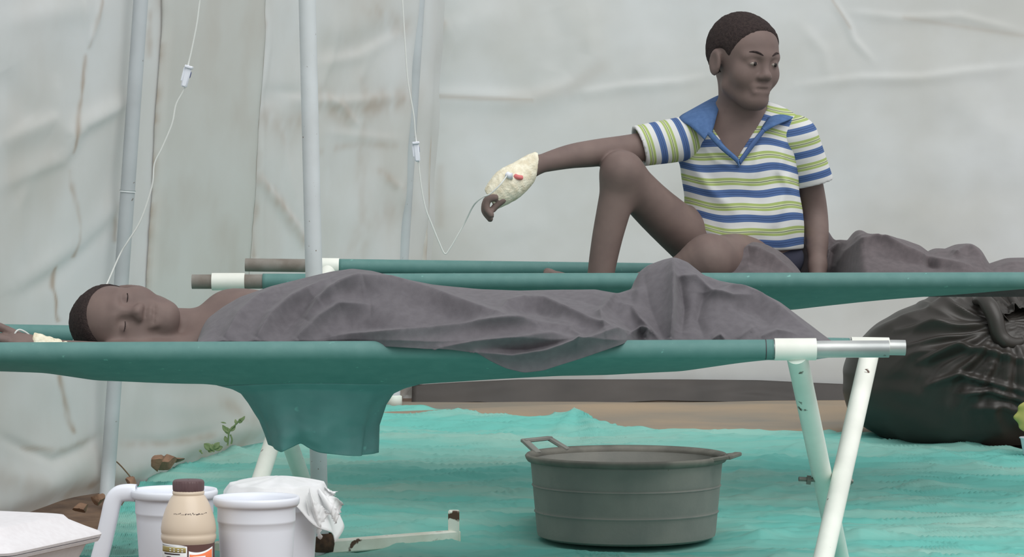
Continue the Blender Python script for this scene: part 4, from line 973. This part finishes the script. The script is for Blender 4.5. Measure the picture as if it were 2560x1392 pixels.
for pts, wd, amp, sh in [([(2300, 905), (2400, 870), (2480, 880), (2560, 905)], 10, .018, .5), ([(2320, 960), (2400, 935), (2500, 960), (2560, 975)], 10, .016, .5), ([(2400, 980), (2480, 975), (2560, 1000)], 10, .014, .5), ([(2180, 830), (2300, 790), (2440, 770)], 12, .012, .4), ([(2240, 830), (2380, 812), (2480, 815)], 8, .012, .4),
        ([(2250, 870), (2380, 845), (2480, 830)], 7, .010, .4), ([(2300, 760), (2330, 775), (2420, 755)], 10, .018, .4), ([(2430, 1020), (2500, 1010), (2560, 1030)], 12, .012, .4)]:
    dd = dd + np.where(frnt, fold(qx, qy, pts, wd, amp * 1.2, sh), 0)
n_ = np.stack([dx / RX, dy / RY, dz / RZ], -1); n_ /= np.linalg.norm(n_, axis=-1)[..., None]
V = V + n_ * (dd * np.sin(PH) ** .4)[..., None]
zmin = zg(V[..., 0], V[..., 1]) + .006; V[..., 2] = np.maximum(V[..., 2], zmin)
bag = mk('rubbish_bag', V.reshape(-1, 3), grid_faces(nu_, nv_, wu=True)[:, ::-1], M['bag'])
tag(bag, 'full black plastic rubbish bag with gathered top on the ground at right', 'rubbish bag')
# gathered neck, twisted over on the front
kc = W(2520, 798, 8.80)
def ringpts(c, rx, rz, tilt): return [c + np.array([rx * math.cos(q), .012 * math.sin(2 * q), rz * math.sin(q) + tilt * math.cos(q)]) for q in np.linspace(.3, 5.6, 12)]
G = []
nn1, nn2 = 90, 26
for i, q in enumerate(np.linspace(0, 1, nn2)):
    ang_ = np.arange(nn1) / nn1 * 2 * math.pi; rr_ = (.075 * (1 - q) ** 1.2 + .018 + .030 * sstep(.6, 1, q)) * (1 + .16 * np.sin(ang_ * 9 + 3 * q) + .08 * np.sin(ang_ * 17))
    G.append(np.stack([kc[0] + rr_ * np.cos(ang_) + .03 * q, kc[1] + .09 - .15 * q + 0 * ang_, kc[2] + rr_ * np.sin(ang_) * 1.1 - .012 * q], -1))
G = np.stack(G, 1)
mk('tied_neck', G.reshape(-1, 3), grid_faces(nn1, nn2, wu=True), M['bag'], parent=bag, solid=.002)
flap = catmull([W(2440, 752, 8.80), W(2462, 752, 8.745), W(2486, 790, 8.71), W(2500, 840, 8.70), W(2530, 858, 8.70), W(2575, 850, 8.72)], 8)
mk('fold', *tube_vf(flap, np.interp(np.linspace(0, 1, len(flap)), [0, .3, .7, 1], [.012, .024, .022, .010]), 16), M['bag'], parent=bag)

# things at the right edge: a white cup and a yellow leaf over it
cp = empty('paper_cup', (float(W(2581, 1150, 8.58)[0]), 8.58, float(zg(0, 8.58)) + .012)); tag(cp, 'small white cup cut off by the right edge in front of the black bag', 'cup')
co = ORG[cp]; mk('cup_wall', *lathe_vf([(0, 0), (.024, 0), (.025, .002), (.033, .044), (.0318, .044), (.024, .004), (0, .004)], co, 40), M['plastic_white'], parent=cp, smooth=50)
mk('cup_rim', *lathe_vf([(.0325, .043), (.0355, .044), (.0360, .047), (.0330, .048), (.0325, .043)], co, 40), M['plastic_white'], parent=cp)
ly = empty('leaf', W(2575, 1100, 8.58)); tag(ly, 'broad yellow-green leaf at the right edge above the white cup', 'leaf')
a = np.linspace(0, 1, 30); b = np.linspace(-1, 1, 15); A, B = np.meshgrid(a, b, indexing='ij'); lc = W(2572, 1086, 8.58)
wd = .037 * np.sin(np.clip(A * 1.02, 0, 1) * math.pi) ** .6 * (1 + .12 * np.sin(A * 17))
L_ = np.stack([lc[0] + B * wd, lc[1] + .012 * B ** 2 - .01 * A, lc[2] + A * .092 + .004 * np.abs(B)], -1)
mk('blade', L_.reshape(-1, 3), grid_faces(30, 15)[:, ::-1], M['dry_leaf'], parent=ly, solid=.0012)
mk('stalk', *tube_vf(catmull([co + [0, .01, .01], co + [-.003, .015, .05], lc, lc + [0, -.006, .06]], 5), .0016, 8), M['twig'], parent=ly)

# ================================================================== clods, plants and twigs at the foot of the left wall
def clod(px, py, D, r3, seed, label):
    c = W(px, py, D); V, F = sphere_vf((0, 0, 0), 1.0, None, 22, 14)
    q = np.random.default_rng(seed); 
    for _ in range(13):                                      # facets cut off a ball
        n = q.normal(size=3); n /= np.linalg.norm(n); lim = q.uniform(.30, .72); d = V @ n; V = V - np.clip(d - lim, 0, None)[:, None] * n
    V = V * np.array(r3); V = V + c; V[:, 2] = np.maximum(V[:, 2], zg(V[:, 0], V[:, 1]) - .018)
    o = mk('earth_clod', V, F, M['clod'], smooth=35); tag(o, label, 'clod', 'earth clods'); return o
clod(390, 1164, 8.06, (.030, .03, .034), 5, 'pointed brown earth clod at the tarp edge, left of the other clods')
clod(418, 1152, 8.10, (.032, .03, .032), 6, 'brown earth clod at the tarp edge with a peaked top, right of the pointed one')
clod(444, 1150, 8.14, (.022, .02, .014), 8, 'small flat brown clod at the right end of the clods beside the wall')
clod(326, 1208, 7.86, (.016, .02, .022), 9, 'small brown clod beside the foot of the left tent pole')
clod(246, 1250, 7.60, (.022, .02, .020), 10, 'greyish clod lying below the left tent pole beside the wall fold')
clod(200, 1268, 7.52, (.030, .03, .022), 11, 'dark brown clod under the wall fold above the foam box')
def leaf_vf(base, tipv, wdt, nrm):
    base = np.asarray(base, float); ax = np.asarray(tipv, float) - base; sd = np.cross(ax, nrm); sd /= np.linalg.norm(sd); n = np.cross(sd, ax); n /= np.linalg.norm(n)
    V = []; 
    for q in np.linspace(0, 1, 8):
        wv_ = wdt * math.sin(math.pi * min(max(q * .96 + .02, 0), 1)) ** .8
        for b in (-1, -.5, 0, .5, 1): V.append(base + ax * q + sd * b * wv_ + n * (abs(b) * wv_ * .35 - .006 * q * q))
    return np.array(V), grid_faces(8, 5)
def plant(name, root, stems, leaves, label):
    o = empty(name, root); tag(o, label, 'plant')
    for s in stems: mk('stem', *tube_vf(catmull(s, 5), .0022, 8), M['leaf'], parent=o)
    for b, t_, wd in leaves: mk('leaf', *leaf_vf(b, t_, wd, np.array([.2, -1, .3])), M['leaf'], parent=o, solid=.0008)
    return o
D = 8.34; p = lambda x, y, d=D: W(x, y, d)
plant('seedling', p(569, 1112), [[p(569, 1114), p(571, 1095), p(573, 1080), p(582, 1068), p(592, 1058), p(600, 1048)], [p(578, 1110), p(580, 1098), p(576, 1086)]],
    [(p(573, 1086), p(562, 1066), .0078), (p(568, 1082), p(557, 1062), .006), (p(576, 1078), p(588, 1064), .006), (p(590, 1060), p(589, 1048), .004), (p(598, 1058), p(604, 1045), .006), (p(602, 1054), p(612, 1040), .004), (p(566, 1106), p(563, 1090), .0055), (p(566, 1058), p(552, 1054), .002), (p(572, 1082), p(568, 1070), .008)],
    'slender green seedling with small leaves against the white wall skirt')
plant('weed', p(535, 1128), [[p(535, 1130), p(534, 1122), p(536, 1114)], [p(506, 1134), p(503, 1130), p(501, 1126)]],
    [(p(530, 1126), p(511, 1108), .010), (p(534, 1122), p(548, 1106), .008), (p(536, 1124), p(556, 1116), .008), (p(532, 1128), p(520, 1122), .008), (p(533, 1126), p(531, 1110), .009), (p(503, 1130), p(499, 1124), .004)],
    'low broad-leaved green weed at the tarp edge left of the seedling')
tw = mk('twig', *tube_vf(catmull([W(272, 1149, 7.95), W(288, 1152, 7.95), W(302, 1164, 7.96), W(318, 1182, 7.97), W(332, 1200, 7.98), W(337, 1213, 7.99)], 6), [.0016] * 4 + [.0018] * 27, 8), M['twig'])
tag(tw, 'thin bent dry twig arching beside the foot of the left tent pole', 'twig')

# ================================================================== drip lines with roller clamps
def drip(pts, label, clampc, clampdir, D):
    o = empty('drip_line', clampc); tag(o, label, 'drip line', 'drip lines')
    mk('tube', *tube_vf(catmull(pts, 8), .0019, 8), M['tubing'], parent=o)
    d = np.asarray(clampdir, float); d /= np.linalg.norm(d); R_ = frame(d, (0, 1, 0))
    cl = mk('roller_clamp', *merge(box_vf(clampc, (.046, .013, .017), R_, .2), box_vf(clampc + d * .022, (.006, .017, .026), R_, .2), box_vf(clampc - R_[:, 1] * .008 + d * .004, (.030, .004, .012), R_, .2)), M['plastic_white'], parent=o, smooth=30)
    mk('wheel', *tube_vf([clampc + R_ @ np.array([.006, -.007, .010]), clampc + R_ @ np.array([.006, .007, .010])], .007, 18), M['blue_dot'], parent=cl, smooth=40)
    return o
hookL = ptop + np.array([-.12, 0, .03]); hookR = ptop + np.array([.12, 0, .03])
D1 = 6.85
drip([hookL, W(560, -300, 7.0), W(512, -60, D1), W(500, 0, D1), W(492, 60, D1), W(478, 130, D1), W(470, 165, D1), W(462, 218, D1), W(440, 262, D1), W(430, 310, D1), W(405, 370, D1), W(386, 410, D1), W(380, 465, D1), W(352, 550, D1), W(318, 606, D1), W(298, 640, D1), W(262, 720, 6.82), W(215, 800, 6.74), W(186, 848, 6.66), W(165, 866, 6.60), W(118, 862, 6.52), W(84, 845, 6.47), W(64, 830, 6.46), W(48, 824, 6.455), W(38, 832, 6.45), W(36, 846, 6.45)],
    'thin clear drip tube with white roller clamp hanging left of the drip stand', W(466, 192, D1), W(474, 165, D1) - W(460, 218, D1), D1)
D2 = 7.56
drip([hookR, W(980, -300, 7.4), W(1000, -80, D2), W(1006, 0, D2), W(1014, 130, D2), W(1020, 205, D2), W(1034, 285, D2), W(1038, 330, D2), W(1041, 356, D2), W(1046, 404, D2), W(1054, 470, D2), W(1064, 520, D2), W(1080, 562, D2), W(1098, 606, D2), W(1112, 634, D2), W(1124, 622, D2), W(1142, 592, D2), W(1162, 556, D2), W(1180, 520, 7.54), W(1192, 504, 7.52), W(1208, 492, 7.51), W(1226, 484, 7.505), W(1250, 462, 7.505), W(1268, 438, 7.52)],
    'thin clear drip tube with roller clamp, running to the seated child\'s bandaged hand', W(1042, 380, D2), W(1040, 354, D2) - W(1045, 406, D2), D2)

# ================================================================== foreground table with cups, bottle and food box
TZ = .385
tb = empty('low_table', (-.42, 3.5, 0)); tag(tb, 'low wooden table below the cups and the foam box', 'table')
mk('table_top', *box_vf((-.42, 3.50, TZ - .0125), (.95, .84, .025), None, .2), M['wood'], parent=tb, smooth=30)
for sx in (-.84, .0):
    for sy in (3.14, 3.86): mk('leg', *box_vf((sx, sy, (TZ - .025) / 2 - .011), (.045, .045, TZ - .003), None, .15), M['wood'], parent=tb, smooth=30)
def mug(px, py, D, rr, label, handle_=False):
    c = W(px, py, D); H = c[2] - TZ; o = empty('plastic_mug', (c[0], D, TZ)); tag(o, label, 'mug', 'white plastic mugs')
    rb = rr * .80; R_ = lambda z: rb + (rr - .0045 - rb) * z / H
    prof = [(0, .002), (rb - .004, .002), (rb - .002, 0), (rb, .002)] + [(R_(z), z) for z in np.linspace(.006, H - .030, 10)] + [(R_(H - .029) + .0008, H - .029), (R_(H - .027) + .0008, H - .027)] + [(R_(H - .014), H - .014), (R_(H - .009) + .001, H - .009)] + \
        [(R_(H - .008) - .0022, H - .008)] + [(R_(z) - .0022, z) for z in np.linspace(H - .012, .006, 8)] + [(rb - .006, .005), (0, .005)]
    mk('cup', *lathe_vf(prof, (c[0], D, TZ), 72), M['plastic_white'], parent=o, smooth=45)
    k = H; rim = [(R_(H) - .003, H - .010), (R_(H) + .002, H - .011), (rr - .0005, H - .008), (rr, H - .003), (rr - .0012, H), (rr - .0035, H - .0005), (R_(H) - .002, H - .004), (R_(H) - .003, H - .010)]
    mk('rim', *lathe_vf(rim, (c[0], D, TZ), 72), M['plastic_white'], parent=o)
    return o, c, H
o1, c1, H1 = mug(436, 1222, 3.80, .0525, 'white plastic mug with big handle at left, behind the brown-capped bottle')
hp = catmull([W(340, 1232, 3.80), W(318, 1231, 3.80), W(296, 1236, 3.80), W(282, 1256, 3.80), W(272, 1300, 3.80), W(258, 1360, 3.80), W(246, 1412, 3.80), W(256, 1436, 3.80), W(300, 1440, 3.80), W(350, 1436, 3.80)], 8)
Tn = np.gradient(hp, axis=0); Tn /= np.linalg.norm(Tn, axis=1)[:, None]; sec = []
for i in range(len(hp)):
    nrm = np.cross(Tn[i], [0, 1, 0]); nrm /= np.linalg.norm(nrm)
    wv_ = .0105; dv_ = .011
    sec.append([hp[i] + nrm * wv_ * sg(math.cos(q), .6) + np.array([0, 1, 0]) * dv_ * sg(math.sin(q), .6) for q in np.arange(16) / 16 * 2 * math.pi])
sec = np.array(sec); mk('handle', sec.reshape(-1, 3), grid_faces(len(hp), 16, wv=True), M['plastic_white'], parent=o1)
o2, c2, H2 = mug(641, 1240, 3.64, .0503, 'white plastic mug in front, right of the bottle, nearest of the mugs')
o3, c3, H3 = mug(693, 1214, 3.83, .0555, 'white plastic mug covered with clear film, behind the front mug')
# film over the third mug
cf = np.array([c3[0], 3.83, c3[2]]); nth, nr = 120, 30
TH, RR = np.meshgrid(np.arange(nth) / nth * 2 * math.pi, np.linspace(0, 1, nr), indexing='ij')
rf = .0575 * np.clip(RR / .62, 0, 1) + .004 * np.clip((RR - .62) / .38, 0, 1)
right_ = np.clip(np.cos(TH + .25), 0, 1)
dr = np.clip((RR - .62) / .38, 0, 1)
zf = .0085 * (1 - np.clip(RR / .62, 0, 1) ** 1.6) + .003 - dr * (.012 + .055 * right_ ** 3) + .002 * dr * np.sin(9 * TH)
rf = rf + dr * (.004 + .014 * right_ ** 2) * (1 + .4 * np.sin(7 * TH) * .8)
Vf = np.stack([cf[0] + rf * np.cos(TH), cf[1] + rf * np.sin(TH), cf[2] + zf + .0015 * np.sin(11 * TH + 8 * RR) * RR], -1)
fm = mk('plastic_film', Vf.reshape(-1, 3), grid_faces(nth, nr, wu=True), M['film'], solid=.0004); tag(fm, 'crumpled clear plastic film stretched over the rear right mug', 'plastic film')
def rag(name, anchor, pts, wdt, seed):
    P = catmull(pts, 10); n = len(P); k = 14; q = np.random.default_rng(seed); G = np.zeros((n, k, 3))
    for i in range(n):
        for j in range(k):
            s = (j / (k - 1) - .5) * 2; t_ = i / (n - 1)
            G[i, j] = P[i] + np.array([.25 * s * wdt * (.5 + t_), .005 * math.sin(s * 3 + t_ * 4 + seed) , s * wdt * (.5 + .6 * t_) + .002 * math.sin(s * 6 + t_ * 8 + seed)])
        G[i, :, 0] += .0008 * q.normal(size=k) * (i / n)
    G[-1, :, 0] += .003 * q.normal(size=k)
    return mk(name, G.reshape(-1, 3), grid_faces(n, k), M['film'], parent=anchor, solid=.0004)
rag('torn_end', fm, [W(795, 1232, 3.80), W(812, 1252, 3.79), W(832, 1268, 3.79), W(850, 1280, 3.80)], .011, 3)
rag('torn_end', fm, [W(792, 1225, 3.82), W(806, 1225, 3.82), W(820, 1230, 3.82), W(832, 1234, 3.82)], .003, 5)
rag('torn_end', fm, [W(770, 1236, 3.775), W(778, 1262, 3.772), W(792, 1290, 3.775), W(806, 1315, 3.78)], .014, 8)

# bottle
cb = W(471, 1197, 3.60); Hb_ = cb[2] - TZ; sb = 3.60 / F_PX
bo = empty('drink_bottle', (cb[0], 3.60, TZ)); tag(bo, 'beige milk drink bottle with dark brown cap in front of the left mug', 'bottle')
O = np.array([cb[0], 3.60, TZ]); zy = lambda y: W(471, y, 3.60)[2] - TZ
bp = [(0, .001), (.026, .001), (.029, .004), (.0298, .010)] + [(.0288, zz) for zz in np.linspace(.014, zy(1360), 6)] + [(64 * sb, zy(1356)), (66 * sb, zy(1352)), (69 * sb, zy(1345)), (69 * sb, zy(1336)), (67 * sb, zy(1333)), (68.5 * sb, zy(1329)), (69 * sb, zy(1318)), (67 * sb, zy(1304)), (63 * sb, zy(1288)), (57 * sb, zy(1270)), (49 * sb, zy(1252)), (42 * sb, zy(1240)), (38.5 * sb, zy(1236)), (40 * sb, zy(1233)), (40 * sb, zy(1228)), (36 * sb, zy(1225)), (0, zy(1225))]
mk('bottle_body', *lathe_vf(bp, O, 72), M['milk'], parent=bo, smooth=60)
cpv = []
for k, (rr_, zz) in enumerate([(38 * sb, zy(1226)), (39 * sb, zy(1222)), (39.5 * sb, zy(1206)), (38 * sb, zy(1201)), (35 * sb, zy(1199)), (.001, zy(1199))]): cpv.append((rr_, zz))
V, F = lathe_vf(cpv, O, 120); rib = 1 + .012 * np.sign(np.sin(np.arctan2(V[:, 1] - O[1], V[:, 0] - O[0]) * 30)); m_ = (V[:, 2] - O[2] < zy(1203)) ; V[m_, 0] = O[0] + (V[m_, 0] - O[0]) * rib[m_]; V[m_, 1] = O[1] + (V[m_, 1] - O[1]) * rib[m_]
mk('cap', V, F, M['cap'], parent=bo, smooth=40)
def wrap(name, px0, px1, yt0, yt1, yb_, rad_, m, par, n=24, k=4):
    """curved print patch on the bottle; top edge may slope"""
    a0 = math.asin(np.clip((px0 - 471) * sb / rad_, -1, 1)); a1 = math.asin(np.clip((px1 - 471) * sb / rad_, -1, 1)); V = []
    for q in np.linspace(0, 1, n):
        a = a0 + (a1 - a0) * q; yt = yt0 + (yt1 - yt0) * q if not callable(yt0) else yt0(q)
        for j in range(k):
            y = yt + (yb_ - yt) * j / (k - 1); V.append(O + [rad_ * math.sin(a), -rad_ * math.cos(a), zy(y)])
    return mk(name, np.array(V), grid_faces(n, k)[:, ::-1], m, parent=par, solid=.0001)
lr = .0297
V, F = lathe_vf([(lr, .012), (lr, zy(1355))], O, 72); lab = mk('label', V, F, M['label_brown'], parent=bo)
wrap('label_panel', 405, 474, lambda q: 1353 + 2 * q + (4 * q ** 8), None, 1460, lr + .0003, M['label_white'], lab)
wrap('label_line', 408, 470, lambda q: 1357 + 2 * q, None, 1358.5, lr + .0005, M['ink'], lab)
wrap('label_band', 408, 471, lambda q: 1360 + 2 * q, None, 1374, lr + .0006, M['label_yellow'], lab)
for i, (x0, y0) in enumerate([(428, 1364), (438, 1364.5), (449, 1365), (459, 1365.5), (428, 1369), (438, 1369.5), (449, 1370), (459, 1370.5)]): wrap('print', x0, x0 + 5, y0, y0, y0 + 2.5, lr + .0008, M['label_white'], lab, 4, 2)
wrap('print', 414, 456, 1376, 1377, 1380, lr + .0005, M['ink'], lab, 10, 2)
wrap('label_panel', 478, 533, lambda q: 1370 + 5 * math.sin(q * math.pi * .9) * (1 - q) * 1.6 - 8 * q ** 2.2, None, 1460, lr + .0004, M['label_white'], lab)
wrap('label_patch', 480, 532, lambda q: 1378 + 4 * math.sin(q * math.pi * .9) * (1 - q) - 11 * q ** 2, None, 1460, lr + .0006, M['label_orange'], lab)
wrap('label_patch', 488, 518, 1384, 1383, 1440, lr + .0008, M['label_white'], lab)
for x0, x1, y0, y1 in [(420, 423, 1385, 1394), (423, 432, 1384, 1387), (432, 435, 1386, 1395), (450, 456, 1390, 1396), (460, 466, 1389, 1396)]: wrap('print', x0, x1, y0, y0, y1, lr + .0007, M['ink'], lab, 4, 2)
q = random.Random(5)
for i in range(26):                                        # small unreadable stamped code on the shoulder
    x0 = 440 + i * 3.1 + q.uniform(-.5, .5); yy = 1279 + q.uniform(-1.2, 1.2) - (1 if i % 5 else 2); rr_ = float(np.interp(yy, [1270, 1288], [57, 63])) * sb + .0006
    wrap('print', x0, x0 + q.choice([1.2, 2.2]), yy, yy, yy + q.choice([1.6, 2.6]), rr_, M['ink'], bo, 3, 2)

# foam food box
fbx = empty('food_box', (-.62, 3.52, TZ)); tag(fbx, 'white foam clamshell food box at the lower left corner', 'food box')
Nn = np.array([(10 - 1280) * 3.35 / F_PX, 3.35]); Rr = np.array([(266 - 1280) * 3.56 / F_PX, 3.56]); ex = (Rr - Nn); Lx = np.linalg.norm(ex); ex /= Lx; eyv = np.array([-ex[1], ex[0]])
zfl = W(10, 1388, 3.35)[2]
def rrect(ins, z, rc=.022, n=6):
    pts = []
    for cx_, cy_, a0 in ((Lx - ins - rc, ins + rc, -90), (Lx - ins - rc, .225 - ins - rc, 0), (ins + rc, .225 - ins - rc, 90), (ins + rc, ins + rc, 180)):
        for k in range(n + 1):
            a = math.radians(a0 + 90 * k / n); x = cx_ + rc * math.cos(a); y = cy_ + rc * math.sin(a); p2 = Nn + ex * x + eyv * y; pts.append([p2[0], p2[1], z])
    return pts
def loft(rings, name, m, cap0=True, cap1=True):
    n = len(rings[0]); V = np.array(rings).reshape(-1, 3); F = [tuple(f) for f in grid_faces(len(rings), n, wv=True)]
    if cap1: F.append(tuple(range((len(rings) - 1) * n, len(rings) * n)))
    if cap0: F.append(tuple(range(n))[::-1])
    return mk(name, V, F, m, parent=fbx, smooth=35)
zt_ = W(12, 1328, 3.36)[2]
loft([rrect(0, zfl - .002), rrect(-.001, zfl + .001), rrect(.001, zfl + .004), rrect(.012, zfl + .010), rrect(.026, zt_ - .006), rrect(.030, zt_ - .001), rrect(.036, zt_), rrect(.05, zt_)], 'lid', M['foam'])
loft([rrect(.042, TZ), rrect(.036, TZ + .004), rrect(.012, zfl - .010), rrect(.002, zfl - .007), rrect(0, zfl - .003)], 'tray', M['foam'])
